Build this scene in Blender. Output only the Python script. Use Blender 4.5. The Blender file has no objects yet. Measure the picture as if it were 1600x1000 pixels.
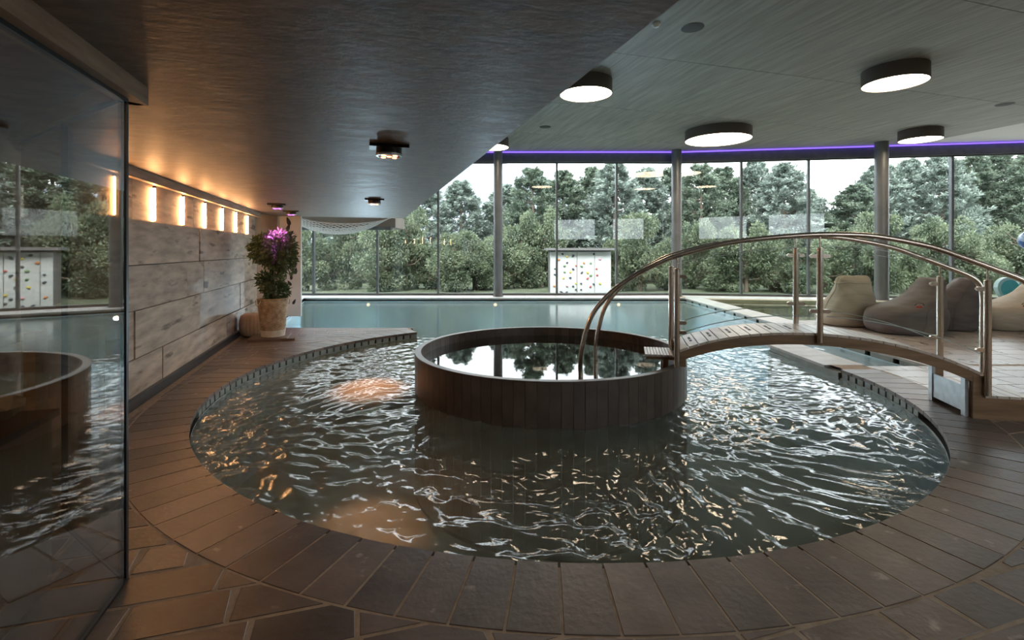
import bpy, bmesh, math, random
import numpy as np
from mathutils import Vector, Matrix

# ------------------------------------------------------------------ camera, world, exposure
sc = bpy.context.scene
COL = sc.collection
PI = math.pi
EYE = 1.55
cam = bpy.data.cameras.new('camera')
cam.sensor_width = 36.0
cam.lens = 36.0 * 770.0 / 1600.0
cam.shift_y = -109.0 / 1600.0
cam.clip_start = 0.02
cam.clip_end = 2000
camo = bpy.data.objects.new('camera', cam)
camo.location = (0, 0, EYE)
camo.rotation_euler = (PI / 2, 0, 0)
COL.objects.link(camo)
sc.camera = camo

SKY = 4.2
world = bpy.data.worlds.new('overcast_sky')
sc.world = world
world.use_nodes = True
nt = world.node_tree
nt.nodes['Background'].inputs[0].default_value = (0.90, 0.955, 1.0, 1)
nt.nodes['Background'].inputs[1].default_value = SKY
# soft sun behind the overcast, high over the garden
sl = bpy.data.lights.new('hazy_sun', 'SUN')
sl.energy = 4.5
sl.angle = math.radians(25)
sl.color = (1.0, 0.97, 0.92)
so = bpy.data.objects.new('hazy_sun', sl)
so.rotation_euler = (math.radians(38), math.radians(-14), 0)
COL.objects.link(so)

sc.view_settings.view_transform = 'Standard'
sc.view_settings.look = 'None'
sc.view_settings.gamma = 1.0
sc.view_settings.use_curve_mapping = False
sc.view_settings.exposure = 0.8
sc.cycles.use_denoising = True
sc.cycles.max_bounces = 10
sc.cycles.diffuse_bounces = 4
sc.cycles.glossy_bounces = 4
sc.cycles.transparent_max_bounces = 24
sc.cycles.caustics_reflective = False
sc.cycles.caustics_refractive = False
sc.cycles.sample_clamp_indirect = 6.0

rnd = random.Random(7)

# ------------------------------------------------------------------ materials
def new_mat(name):
    m = bpy.data.materials.new(name)
    m.use_nodes = True
    m.node_tree.nodes.clear()
    return m, m.node_tree.nodes, m.node_tree.links

def surf(name, c1, c2=None, rough=0.5, scale=6.0, stretch=(1, 1, 1), rotz=0.0, bump=0.0, bscale=None,
         metal=0.0, spec=0.5, rand=0.0, coord='Object', detail=6.0, lo=0.35, hi=0.65, knots=None, rvar=0.0):
    """procedural surface: two colours mixed by stretched noise, bump, per-object variation"""
    m, n, l = new_mat(name)
    out = n.new('ShaderNodeOutputMaterial')
    b = n.new('ShaderNodeBsdfPrincipled')
    l.new(b.outputs[0], out.inputs[0])
    b.inputs['Roughness'].default_value = rough
    b.inputs['Metallic'].default_value = metal
    b.inputs['Specular IOR Level'].default_value = spec
    c2 = c2 or c1
    if coord == 'World':
        g = n.new('ShaderNodeNewGeometry'); src = g.outputs['Position']
    else:
        g = n.new('ShaderNodeTexCoord'); src = g.outputs['Object']
    mp0 = n.new('ShaderNodeMapping'); mp0.inputs['Rotation'].default_value = (0, 0, -rotz)
    l.new(src, mp0.inputs[0])
    mp = n.new('ShaderNodeMapping'); mp.inputs['Scale'].default_value = stretch
    l.new(mp0.outputs[0], mp.inputs[0])
    vec = mp.outputs[0]
    oi = n.new('ShaderNodeObjectInfo')
    if rand > 0:
        ad = n.new('ShaderNodeVectorMath'); ad.operation = 'ADD'
        mu = n.new('ShaderNodeMath'); mu.operation = 'MULTIPLY'; mu.inputs[1].default_value = 37.0
        l.new(oi.outputs['Random'], mu.inputs[0])
        l.new(vec, ad.inputs[0]); l.new(mu.outputs[0], ad.inputs[1]); vec = ad.outputs[0]
    tx = n.new('ShaderNodeTexNoise'); tx.inputs['Scale'].default_value = scale; tx.inputs['Detail'].default_value = detail
    l.new(vec, tx.inputs['Vector'])
    mr = n.new('ShaderNodeMapRange'); mr.inputs[1].default_value = lo; mr.inputs[2].default_value = hi
    l.new(tx.outputs[0], mr.inputs[0])
    mx = n.new('ShaderNodeMix'); mx.data_type = 'RGBA'
    mx.inputs[6].default_value = (*c1, 1); mx.inputs[7].default_value = (*c2, 1)
    l.new(mr.outputs[0], mx.inputs[0])
    colr = mx.outputs[2]
    if knots:
        vo = n.new('ShaderNodeTexNoise'); vo.inputs['Scale'].default_value = knots[1]; vo.inputs['Detail'].default_value = 3
        l.new(vec, vo.inputs['Vector'])
        kr = n.new('ShaderNodeMapRange'); kr.inputs[1].default_value = knots[2]; kr.inputs[2].default_value = knots[3]
        l.new(vo.outputs[0], kr.inputs[0])
        mk = n.new('ShaderNodeMix'); mk.data_type = 'RGBA'; mk.inputs[7].default_value = (*knots[0], 1)
        l.new(kr.outputs[0], mk.inputs[0]); l.new(colr, mk.inputs[6]); colr = mk.outputs[2]
    if rand > 0:
        hs = n.new('ShaderNodeHueSaturation')
        ma = n.new('ShaderNodeMapRange'); ma.inputs[3].default_value = 1 - rand; ma.inputs[4].default_value = 1 + rand
        l.new(oi.outputs['Random'], ma.inputs[0]); l.new(ma.outputs[0], hs.inputs['Value'])
        l.new(colr, hs.inputs['Color']); colr = hs.outputs[0]
    l.new(colr, b.inputs['Base Color'])
    if rvar > 0:
        rr = n.new('ShaderNodeMapRange'); rr.inputs[3].default_value = max(0.03, rough - rvar); rr.inputs[4].default_value = rough + rvar
        l.new(tx.outputs[0], rr.inputs[0]); l.new(rr.outputs[0], b.inputs['Roughness'])
    if bump > 0:
        bt = tx
        if bscale:
            bt = n.new('ShaderNodeTexNoise'); bt.inputs['Scale'].default_value = bscale; bt.inputs['Detail'].default_value = 8
            l.new(vec, bt.inputs['Vector'])
        bp = n.new('ShaderNodeBump'); bp.inputs['Strength'].default_value = bump; bp.inputs['Distance'].default_value = 0.02
        l.new(bt.outputs[0], bp.inputs['Height']); l.new(bp.outputs[0], b.inputs['Normal'])
    return m

def emit(name, c, s):
    m, n, l = new_mat(name)
    out = n.new('ShaderNodeOutputMaterial'); e = n.new('ShaderNodeEmission')
    e.inputs[0].default_value = (*c, 1); e.inputs[1].default_value = s
    l.new(e.outputs[0], out.inputs[0])
    return m

def glass(name, ior=1.5, tint=(0.93, 0.96, 0.95), rough=0.0):
    """thin pane: transparent with mirror reflection by Fresnel, same from both faces"""
    m, n, l = new_mat(name)
    out = n.new('ShaderNodeOutputMaterial'); mx = n.new('ShaderNodeMixShader')
    tr = n.new('ShaderNodeBsdfTransparent'); tr.inputs[0].default_value = (*tint, 1)
    gl = n.new('ShaderNodeBsdfGlossy'); gl.inputs['Roughness'].default_value = rough
    fr = n.new('ShaderNodeFresnel'); ge = n.new('ShaderNodeNewGeometry')
    mr = n.new('ShaderNodeMapRange'); mr.inputs[3].default_value = ior; mr.inputs[4].default_value = 1 / ior
    l.new(ge.outputs['Backfacing'], mr.inputs[0]); l.new(mr.outputs[0], fr.inputs[0])
    l.new(fr.outputs[0], mx.inputs[0]); l.new(tr.outputs[0], mx.inputs[1]); l.new(gl.outputs[0], mx.inputs[2])
    l.new(mx.outputs[0], out.inputs[0])
    return m

def water(name, clear, murk, murkfac, bscale=9.0, bstr=0.25, rough=0.015):
    m, n, l = new_mat(name)
    out = n.new('ShaderNodeOutputMaterial'); mx = n.new('ShaderNodeMixShader'); mb = n.new('ShaderNodeMixShader')
    tr = n.new('ShaderNodeBsdfTransparent'); tr.inputs[0].default_value = (*clear, 1)
    df = n.new('ShaderNodeBsdfDiffuse'); df.inputs[0].default_value = (*murk, 1)
    gl = n.new('ShaderNodeBsdfGlossy'); gl.inputs['Roughness'].default_value = rough
    ge = n.new('ShaderNodeNewGeometry')
    tx = n.new('ShaderNodeTexNoise'); tx.inputs['Scale'].default_value = bscale; tx.inputs['Detail'].default_value = 4
    tx.inputs['Distortion'].default_value = 0.6
    l.new(ge.outputs['Position'], tx.inputs['Vector'])
    bp = n.new('ShaderNodeBump'); bp.inputs['Strength'].default_value = bstr; bp.inputs['Distance'].default_value = 0.03
    l.new(tx.outputs[0], bp.inputs['Height'])
    fr = n.new('ShaderNodeFresnel'); fr.inputs[0].default_value = 1.36
    l.new(bp.outputs[0], fr.inputs['Normal']); l.new(bp.outputs[0], gl.inputs['Normal'])
    mb.inputs[0].default_value = murkfac
    l.new(tr.outputs[0], mb.inputs[1]); l.new(df.outputs[0], mb.inputs[2])
    l.new(fr.outputs[0], mx.inputs[0]); l.new(mb.outputs[0], mx.inputs[1]); l.new(gl.outputs[0], mx.inputs[2])
    l.new(mx.outputs[0], out.inputs[0])
    return m

def leafmat(name, c1, c2, trans=0.3, scale=1.3):
    m, n, l = new_mat(name)
    out = n.new('ShaderNodeOutputMaterial'); mx = n.new('ShaderNodeMixShader'); mx.inputs[0].default_value = trans
    d = n.new('ShaderNodeBsdfPrincipled'); d.inputs['Roughness'].default_value = 0.55
    t = n.new('ShaderNodeBsdfTranslucent')
    g = n.new('ShaderNodeNewGeometry'); tx = n.new('ShaderNodeTexNoise'); tx.inputs['Scale'].default_value = scale
    l.new(g.outputs['Position'], tx.inputs['Vector'])
    mr = n.new('ShaderNodeMapRange'); mr.inputs[1].default_value = 0.35; mr.inputs[2].default_value = 0.65
    l.new(tx.outputs[0], mr.inputs[0])
    mc = n.new('ShaderNodeMix'); mc.data_type = 'RGBA'
    mc.inputs[6].default_value = (*c1, 1); mc.inputs[7].default_value = (*c2, 1)
    l.new(mr.outputs[0], mc.inputs[0])
    l.new(mc.outputs[2], d.inputs['Base Color']); l.new(mc.outputs[2], t.inputs[0])
    l.new(d.outputs[0], mx.inputs[1]); l.new(t.outputs[0], mx.inputs[2]); l.new(mx.outputs[0], out.inputs[0])
    return m

WANG = math.atan2(.2885, .9575)      # the left wall's turn against the camera axis
M = {}
M['plaster_ceiling'] = surf('plaster_ceiling', (0.15, 0.100, 0.072), (0.26, 0.182, 0.138), rough=0.5, scale=7.0, stretch=(1, 1.7, 1), rotz=WANG, bump=0.15, bscale=16, lo=.40, hi=.62, coord='World', rvar=.1)
M['grey_panel'] = surf('grey_panel', (0.185, 0.18, 0.165), (0.275, 0.268, 0.25), rough=0.55, scale=1.4, stretch=(9, .7, 1), rotz=WANG, coord='World', bump=0.05, rand=.05)
M['joint_light'] = surf('joint_light', (0.5, 0.5, 0.48), rough=0.8)
M['wood_plank'] = surf('wood_plank', (0.37, 0.265, 0.19), (0.62, 0.475, 0.36), rough=0.55, scale=2.2, stretch=(1.0, 1.0, 5), rotz=WANG, bump=0.22, bscale=2.6, rand=.16, knots=((0.15, 0.095, 0.06), 1.9, 0.60, 0.70), coord='World')
M['wood_beam'] = surf('wood_beam', (0.34, 0.23, 0.15), (0.5, 0.36, 0.25), rough=0.55, scale=2.5, stretch=(1, 1, 9), rotz=WANG, bump=0.2, coord='World')
M['dark_base'] = surf('dark_base', (0.02, 0.018, 0.018), (0.035, 0.03, 0.03), rough=0.4)
M['grout'] = surf('grout', (0.36, 0.27, 0.19), (0.46, 0.35, 0.26), rough=0.85, scale=20, coord='World', bump=.2)
M['stone_brown'] = surf('stone_brown', (0.11, 0.074, 0.058), (0.165, 0.115, 0.091), rough=0.40, scale=5, bump=0.12, bscale=28, rand=.38, coord='World', rvar=.12, knots=((0.36, 0.28, 0.23), 9.0, 0.68, 0.76))
M['stone_grey'] = surf('stone_grey', (0.28, 0.24, 0.21), (0.40, 0.35, 0.315), rough=0.30, scale=4, bump=0.1, bscale=25, rand=.14, coord='World', rvar=.1)
M['stone_pale'] = surf('stone_pale', (0.42, 0.41, 0.40), (0.52, 0.51, 0.50), rough=0.45, scale=5, bump=0.05, bscale=25, rand=.06, coord='World')
M['slot_black'] = surf('slot_black', (0.012, 0.012, 0.013), rough=0.6)
M['pool_wall_grey'] = surf('pool_wall_grey', (0.20, 0.22, 0.20), (0.28, 0.30, 0.27), rough=0.4, scale=4, coord='World')
M['pool_floor_grey'] = surf('pool_floor_grey', (0.26, 0.30, 0.25), (0.36, 0.40, 0.34), rough=0.6, scale=2, coord='World')
M['pool_tile_blue'] = surf('pool_tile_blue', (0.50, 0.68, 0.76), (0.60, 0.78, 0.86), rough=0.4, scale=2, coord='World')
M['kid_pool'] = surf('kid_pool', (0.36, 0.40, 0.30), (0.44, 0.47, 0.36), rough=0.5, scale=2, coord='World')
M['tub_tile'] = surf('tub_tile', (0.085, 0.06, 0.048), (0.13, 0.092, 0.074), rough=0.38, scale=4, bump=0.06, bscale=20, rand=.22, coord='World', rvar=.1)
M['tub_core'] = surf('tub_core', (0.05, 0.035, 0.028), rough=0.7)
M['water_whirl'] = water('water_whirl', (0.84, 0.89, 0.84), (0.30, 0.34, 0.28), 0.48, bscale=22, bstr=0.05)
M['water_tub'] = water('water_tub', (0.8, 0.85, 0.8), (0.12, 0.12, 0.1), 0.1, bscale=1.2, bstr=0.03)
M['water_kid'] = water('water_kid', (0.85, 0.9, 0.8), (0.4, 0.42, 0.33), 0.15, bscale=5, bstr=0.05)
M['steel'] = surf('steel', (0.62, 0.52, 0.44), (0.70, 0.60, 0.51), rough=0.24, metal=1.0, scale=3, stretch=(1, 1, .2))
M['galvanised'] = surf('galvanised', (0.5, 0.53, 0.55), (0.62, 0.65, 0.67), rough=0.42, metal=0.7, scale=14)
M['frame_grey'] = surf('frame_grey', (0.12, 0.13, 0.14), (0.15, 0.16, 0.17), rough=0.4, metal=.3)
M['column_grey'] = surf('column_grey', (0.15, 0.16, 0.17), (0.19, 0.20, 0.21), rough=0.38, metal=.2, scale=3)
M['window_glass'] = glass('window_glass', 1.45, (0.95, 0.975, 0.97))
M['rail_glass'] = glass('rail_glass', 1.4, (0.965, 0.98, 0.97))
M['glass_edge'] = surf('glass_edge', (0.55, 0.62, 0.6), rough=0.2)
M['cabin_glass'] = glass('cabin_glass', 3.2, (0.86, 0.83, 0.78))
M['deck_wood'] = surf('deck_wood', (0.56, 0.46, 0.38), (0.72, 0.61, 0.52), rough=0.32, scale=3, stretch=(6, 1, 1), rand=.1, bump=.08)
M['beam_wood'] = surf('beam_wood', (0.20, 0.115, 0.06), (0.30, 0.18, 0.10), rough=0.42, scale=3, stretch=(.8, .8, 8), bump=.08)
M['plaster_orange'] = surf('plaster_orange', (0.36, 0.21, 0.12), (0.44, 0.27, 0.16), rough=0.7, scale=2)
M['plaster_white'] = surf('plaster_white', (0.74, 0.73, 0.71), (0.80, 0.79, 0.77), rough=0.8, scale=2)
M['plaster_dim'] = surf('plaster_dim', (0.26, 0.23, 0.2), (0.32, 0.28, 0.25), rough=0.7, scale=2)
M['black_metal'] = surf('black_metal', (0.02, 0.017, 0.016), rough=0.4, metal=.3)
M['lamp_drum'] = surf('lamp_drum', (0.10, 0.085, 0.075), rough=0.5)
M['lamp_disc'] = emit('lamp_disc', (1.0, 0.78, 0.55), 12.0)
M['led_warm'] = emit('led_warm', (1.0, 0.30, 0.12), 5.0)
M['led_violet'] = emit('led_violet', (0.55, 0.12, 1.0), 4.0)
M['strip_violet'] = emit('strip_violet', (0.22, 0.12, 1.0), 1.1)
M['led_wall'] = emit('led_wall', (1.0, 0.50, 0.20), 75.0)
M['stove_fill_glow'] = emit('stove_fill_glow', (1.0, 0.66, 0.36), 70.0)  # glow of the added fill lamp that brightens the stove
M['pool_lamp'] = emit('pool_lamp', (1.0, 0.86, 0.62), 2.5)
M['lens_ring'] = surf('lens_ring', (0.6, 0.6, 0.6), rough=0.3, metal=.6)
M['white_plastic'] = surf('white_plastic', (0.75, 0.75, 0.73), rough=0.4)
M['speaker'] = surf('speaker', (0.05, 0.05, 0.052), rough=0.7)
M['wicker'] = surf('wicker', (0.34, 0.23, 0.13), (0.56, 0.42, 0.27), rough=0.6, scale=14)
M['wicker_pale'] = surf('wicker_pale', (0.66, 0.58, 0.46), (0.76, 0.69, 0.58), rough=0.65, scale=14)
M['rope'] = surf('rope', (0.62, 0.50, 0.34), rough=0.8)
M['net'] = surf('net', (0.75, 0.75, 0.73), rough=0.8)
M['pouf'] = surf('pouf', (0.46, 0.34, 0.23), (0.54, 0.41, 0.29), rough=0.8, scale=8)
M['soil'] = surf('soil', (0.05, 0.035, 0.025), rough=0.9)
M['bark'] = surf('bark', (0.10, 0.075, 0.055), (0.18, 0.14, 0.11), rough=0.9, scale=8, stretch=(3, 3, .6), bump=.4)
M['bag_beige'] = surf('bag_beige', (0.40, 0.345, 0.27), (0.47, 0.41, 0.325), rough=0.8, scale=5, bump=.7, bscale=5, stretch=(.6, .6, 2.2))
M['bag_brown'] = surf('bag_brown', (0.125, 0.10, 0.095), (0.17, 0.138, 0.13), rough=0.75, scale=5, bump=.7, bscale=5, stretch=(.6, .6, 2.2))
M['bag_dark'] = surf('bag_dark', (0.095, 0.075, 0.073), (0.135, 0.108, 0.104), rough=0.75, scale=5, bump=.7, bscale=5, stretch=(.6, .6, 2.2))
M['red_tag'] = surf('red_tag', (0.55, 0.04, 0.03), rough=0.6)
M['seam'] = surf('seam', (0.10, 0.08, 0.07), rough=0.8)
M['turquoise'] = surf('turquoise', (0.08, 0.44, 0.52), (0.11, 0.50, 0.58), rough=0.35)
M['turquoise_pale'] = surf('turquoise_pale', (0.42, 0.68, 0.74), rough=0.35)
M['blue_ball'] = surf('blue_ball', (0.05, 0.14, 0.42), (0.35, 0.5, 0.75), rough=0.3, scale=4, lo=.5, hi=.56)
M['stove'] = surf('stove', (0.16, 0.125, 0.085), (0.20, 0.155, 0.11), rough=0.35, metal=.5)
M['rock'] = surf('rock', (0.22, 0.18, 0.13), (0.34, 0.28, 0.21), rough=0.9, scale=9, bump=.5, rand=.2)
M['grass'] = surf('grass', (0.035, 0.045, 0.022), (0.07, 0.085, 0.045), rough=0.9, scale=3, coord='World')
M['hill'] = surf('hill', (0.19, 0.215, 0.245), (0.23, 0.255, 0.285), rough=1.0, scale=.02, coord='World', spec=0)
M['climb_panel'] = surf('climb_panel', (0.44, 0.46, 0.46), (0.50, 0.52, 0.52), rough=0.6, scale=3)
M['roof_dark'] = surf('roof_dark', (0.12, 0.115, 0.115), rough=0.6)
for nm, c in dict(red=(0.45, 0.07, 0.06), yellow=(0.55, 0.42, 0.06), green=(0.12, 0.22, 0.10), dark=(0.04, 0.05, 0.07), orange=(0.5, 0.18, 0.06), pink=(0.55, 0.25, 0.30)).items():
    M['hold_' + nm] = surf('hold_' + nm, c, rough=0.6)
M['leaf_conifer'] = leafmat('leaf_conifer', (0.11, 0.145, 0.12), (0.28, 0.33, 0.29), .25)
M['leaf_conifer_dark'] = leafmat('leaf_conifer_dark', (0.075, 0.105, 0.075), (0.17, 0.21, 0.155), .25)
M['leaf_ivy'] = leafmat('leaf_ivy', (0.06, 0.085, 0.05), (0.17, 0.205, 0.125), .35)
M['leaf_pot'] = leafmat('leaf_pot', (0.05, 0.085, 0.025), (0.13, 0.17, 0.06), .25, 5)
M['leaf_print'] = surf('leaf_print', (0.04, 0.04, 0.045), rough=0.6)

# ------------------------------------------------------------------ mesh helpers
class MB:
    def __init__(s): s.v = []; s.f = []
    def add(s, v, f):
        o = len(s.v); s.v += [tuple(map(float, p)) for p in v]; s.f += [tuple(i + o for i in q) for q in f]; return s
    def box(s, c, size, ang=0.0, mat=None):
        x, y, z = [k / 2 for k in size]
        P = [(-x, -y, -z), (x, -y, -z), (x, y, -z), (-x, y, -z), (-x, -y, z), (x, -y, z), (x, y, z), (-x, y, z)]
        ca, sa = math.cos(ang), math.sin(ang)
        if mat is not None: P = [tuple(mat @ Vector(p)) for p in P]
        else: P = [(p[0] * ca - p[1] * sa, p[0] * sa + p[1] * ca, p[2]) for p in P]
        return s.add([(p[0] + c[0], p[1] + c[1], p[2] + c[2]) for p in P],
                     [(0, 3, 2, 1), (4, 5, 6, 7), (0, 1, 5, 4), (1, 2, 6, 5), (2, 3, 7, 6), (3, 0, 4, 7)])
    def bbox(s, c, size, ang=0.0, ch=0.006):
        """box whose top edges are chamfered"""
        x, y, z = [k / 2 for k in size]
        ca, sa = math.cos(ang), math.sin(ang)
        poly = [(c[0] + px * ca - py * sa, c[1] + px * sa + py * ca) for px, py in ((-x, -y), (x, -y), (x, y), (-x, y))]
        return s.prism(poly, c[2] - z, c[2] + z, ch)
    def prism(s, poly, z0, z1, ch=0.0):
        n = len(poly)
        if ch > 0:
            cx = sum(p[0] for p in poly) / n; cy = sum(p[1] for p in poly) / n
            ins = []
            for p in poly:
                d = math.hypot(p[0] - cx, p[1] - cy) or 1
                k = max(0.0, 1 - ch * 1.4 / d)
                ins.append((cx + (p[0] - cx) * k, cy + (p[1] - cy) * k))
            V = [(*p, z0) for p in poly] + [(*p, z1 - ch) for p in poly] + [(*p, z1) for p in ins]
            F = [tuple(range(n - 1, -1, -1)), tuple(range(2 * n, 3 * n))]
            for k in range(2):
                for i in range(n):
                    j = (i + 1) % n
                    F.append((k * n + i, k * n + j, k * n + n + j, k * n + n + i))
        else:
            V = [(*p, z0) for p in poly] + [(*p, z1) for p in poly]
            F = [tuple(range(n - 1, -1, -1)), tuple(range(n, 2 * n))]
            for i in range(n):
                j = (i + 1) % n; F.append((i, j, n + j, n + i))
        return s.add(V, F)
    def tube(s, pts, r, n=10, cap=True):
        pts = [Vector(p) for p in pts]; V = []; F = []
        rs = r if isinstance(r, (list, tuple)) else [r] * len(pts)
        ref = None
        for i, p in enumerate(pts):
            t = (pts[min(i + 1, len(pts) - 1)] - pts[max(i - 1, 0)]).normalized()
            if ref is None:
                ref = Vector((0, 0, 1)) if abs(t.z) < .9 else Vector((1, 0, 0))
            a = (ref - t * ref.dot(t)).normalized(); ref = a; b = t.cross(a)
            for k in range(n):
                q = 2 * PI * k / n
                V.append(p + (a * math.cos(q) + b * math.sin(q)) * rs[i])
        for i in range(len(pts) - 1):
            for k in range(n):
                j = (k + 1) % n
                F.append((i * n + k, i * n + j, i * n + n + j, i * n + n + k))
        if cap:
            F.append(tuple(range(n - 1, -1, -1))); F.append(tuple(range((len(pts) - 1) * n, len(pts) * n)))
        return s.add(V, F)
    def lathe(s, prof, c=(0, 0, 0), n=32, cap=True):
        V = []; F = []
        for r, z in prof:
            for k in range(n):
                q = 2 * PI * k / n
                V.append((c[0] + r * math.cos(q), c[1] + r * math.sin(q), c[2] + z))
        m = len(prof)
        for i in range(m - 1):
            for k in range(n):
                j = (k + 1) % n
                F.append((i * n + k, i * n + j, i * n + n + j, i * n + n + k))
        if cap:
            F.append(tuple(range(n - 1, -1, -1))); F.append(tuple(range((m - 1) * n, m * n)))
        return s.add(V, F)
    def build(s, name, mat, parent=None, smooth=False):
        me = bpy.data.meshes.new(name)
        me.from_pydata(s.v, [], s.f)
        me.materials.append(M[mat])
        if smooth:
            for p in me.polygons: p.use_smooth = True
        me.update()
        return link(name, me, parent)

def link(name, data, parent=None):
    o = bpy.data.objects.new(name, data)
    COL.objects.link(o)
    if parent is not None: attach(o, parent)
    return o

def attach(o, parent):
    o.parent = parent
    off = parent.location.copy() if parent.parent is None else Vector((0, 0, 0))   # parts themselves sit at the world origin
    o.matrix_parent_inverse = Matrix.Translation(-off)

def tag(o, label, cat, group=None, kind=None):
    o['label'] = label; o['category'] = cat
    if group: o['group'] = group
    if kind: o['kind'] = kind
    return o

def thing(name, loc, label, cat, group=None):
    o = link(name, None); o.location = loc; o.empty_display_size = .1
    return tag(o, label, cat, group)

def struct(o, label=None):
    o['kind'] = 'structure'
    if label: o['label'] = label
    return o

def smooth_auto(o, ang=40):
    me = o.data
    for p in me.polygons: p.use_smooth = True
    bm = bmesh.new(); bm.from_mesh(me)
    for e in bm.edges:
        if len(e.link_faces) == 2 and e.calc_face_angle(0) > math.radians(ang): e.smooth = False
    bm.to_mesh(me); bm.free()
    return o

def copy_tree(o, parent=None):
    c = o.copy(); COL.objects.link(c)
    if parent is not None: c.parent = parent
    for ch in list(o.children): copy_tree(ch, c)
    return c

# ------------------------------------------------------------------ frames of the place
P0 = Vector((-3.687, 4.70)); U = Vector((-.2885, .9575)); Vv = Vector((.9575, .2885))
def W2(a, b):                       # along the wooden wall, out from it into the room
    p = P0 + U * a + Vv * b
    return (p.x, p.y)
def ab(x, y):
    d = Vector((x, y)) - P0
    return d.dot(U), d.dot(Vv)
CEN = (0.46, 6.25); RP = 3.81; RO = 4.27
ZW = -0.12                          # water level
ZC = 4.93                           # high ceiling
ZL = 2.35                           # low ceiling

A0, A1 = math.radians(126.2), math.radians(362.3)
arc = [(CEN[0] + RP * math.cos(A0 + (A1 - A0) * i / 118), CEN[1] + RP * math.sin(A0 + (A1 - A0) * i / 118)) for i in range(119)]
LOOP = arc + [(4.22, 8.12), (4.77, 8.12), (4.77, 6.6), (5.6, 6.6), (5.6, 16.0), (-6.75, 16.0), (-4.81, 9.86), (-2.0, 9.86)]
KID = [(6.2, 10.9), (13.2, 10.9), (13.2, 14.6), (6.2, 15.6)]

def inside(poly, x, y):
    c = False; n = len(poly); j = n - 1
    for i in range(n):
        xi, yi = poly[i]; xj, yj = poly[j]
        if (yi > y) != (yj > y) and x < (xj - xi) * (y - yi) / (yj - yi) + xi: c = not c
        j = i
    return c

def offset(poly, d):                # outward for counter-clockwise loops
    n = len(poly); out = []
    for i in range(n):
        a = Vector(poly[i - 1]); b = Vector(poly[i]); c = Vector(poly[(i + 1) % n])
        e1 = (b - a).normalized(); e2 = (c - b).normalized()
        n1 = Vector((e1.y, -e1.x)); n2 = Vector((e2.y, -e2.x))
        m = n1 + n2
        if m.length < 1e-4: m = n1
        m.normalize()
        k = d / max(.35, m.dot(n1))
        out.append((b.x + m.x * k, b.y + m.y * k))
    return out

# window lines
WL = [(-8.9, 17.0), (-6.84, 17.0), (-4.64, 17.0), (-2.54, 17.0), (-.486, 17.0), (1.545, 17.0), (3.6, 17.0), (5.70, 17.05)]
RD = Vector((.9879, -.155))
WR = [(5.70 + RD.x * t, 17.05 + RD.y * t) for t in (0, 2.10, 4.21, 6.43, 8.44, 10.55, 12.66, 14.76)]
BR = (20.28, 14.76)

BACK = W2(-9.6, 0)
BACKR = (20.5, W2(-9.6, 0)[1] + (20.5 - BACK[0]) * .3013)
OUT = [BACK, BACKR, (20.5, 14.75), (5.70, 17.07), (-8.95, 17.02), (-6.1, 11.7), (-5.5, 11.7), W2(6.09, -.03)]

# ------------------------------------------------------------------ floor
def fill(loops, z, name, mat):
    bm = bmesh.new(); E = []
    for lp in loops:
        vs = [bm.verts.new((p[0], p[1], z)) for p in lp]
        for i in range(len(vs)): E.append(bm.edges.new((vs[i], vs[(i + 1) % len(vs)])))
    bmesh.ops.triangle_fill(bm, use_beauty=True, use_dissolve=False, edges=E)
    bmesh.ops.recalc_face_normals(bm, faces=bm.faces)
    for f in bm.faces:
        if f.normal.z < 0: f.normal_flip()
    me = bpy.data.meshes.new(name); bm.to_mesh(me); bm.free()
    me.materials.append(M[mat])
    return link(name, me)

floor = struct(fill([OUT, offset(LOOP, .05), KID], -0.001, 'floor', 'grout'), 'brown stone paved deck around the round pool')

def clip(poly, nx, ny, c):          # keep nx*x+ny*y >= c
    out = []
    for i in range(len(poly)):
        a = poly[i]; b = poly[(i + 1) % len(poly)]
        da = nx * a[0] + ny * a[1] - c; db = nx * b[0] + ny * b[1] - c
        if da >= 0: out.append(a)
        if (da >= 0) != (db >= 0):
            t = da / (da - db); out.append((a[0] + (b[0] - a[0]) * t, a[1] + (b[1] - a[1]) * t))
    return out

def clip_circle(poly, r):
    if not poly: return poly
    cx = sum(p[0] for p in poly) / len(poly) - CEN[0]; cy = sum(p[1] for p in poly) / len(poly) - CEN[1]
    d = math.hypot(cx, cy)
    if d > r + .9: return poly
    nx, ny = cx / d, cy / d
    return clip(poly, nx, ny, nx * CEN[0] + ny * CEN[1] + r)

def area(p):
    return abs(sum(p[i][0] * p[(i + 1) % len(p)][1] - p[(i + 1) % len(p)][0] * p[i][1] for i in range(len(p)))) / 2

def put_tile(poly, mat, lst, ch=.002):
    if len(poly) < 3: return
    # drop near-duplicate corners
    q = [poly[0]]
    for p in poly[1:]:
        if math.hypot(p[0] - q[-1][0], p[1] - q[-1][1]) > .012: q.append(p)
    if math.hypot(q[0][0] - q[-1][0], q[0][1] - q[-1][1]) < .012: q.pop()
    if len(q) < 3 or area(q) < .004: return
    if sum(q[i][0] * q[(i + 1) % len(q)][1] - q[(i + 1) % len(q)][0] * q[i][1] for i in range(len(q))) < 0: q.reverse()
    cx = sum(p[0] for p in q) / len(q); cy = sum(p[1] for p in q) / len(q)
    lst.append((cx, cy, q, mat, ch))

tiles = []
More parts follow.
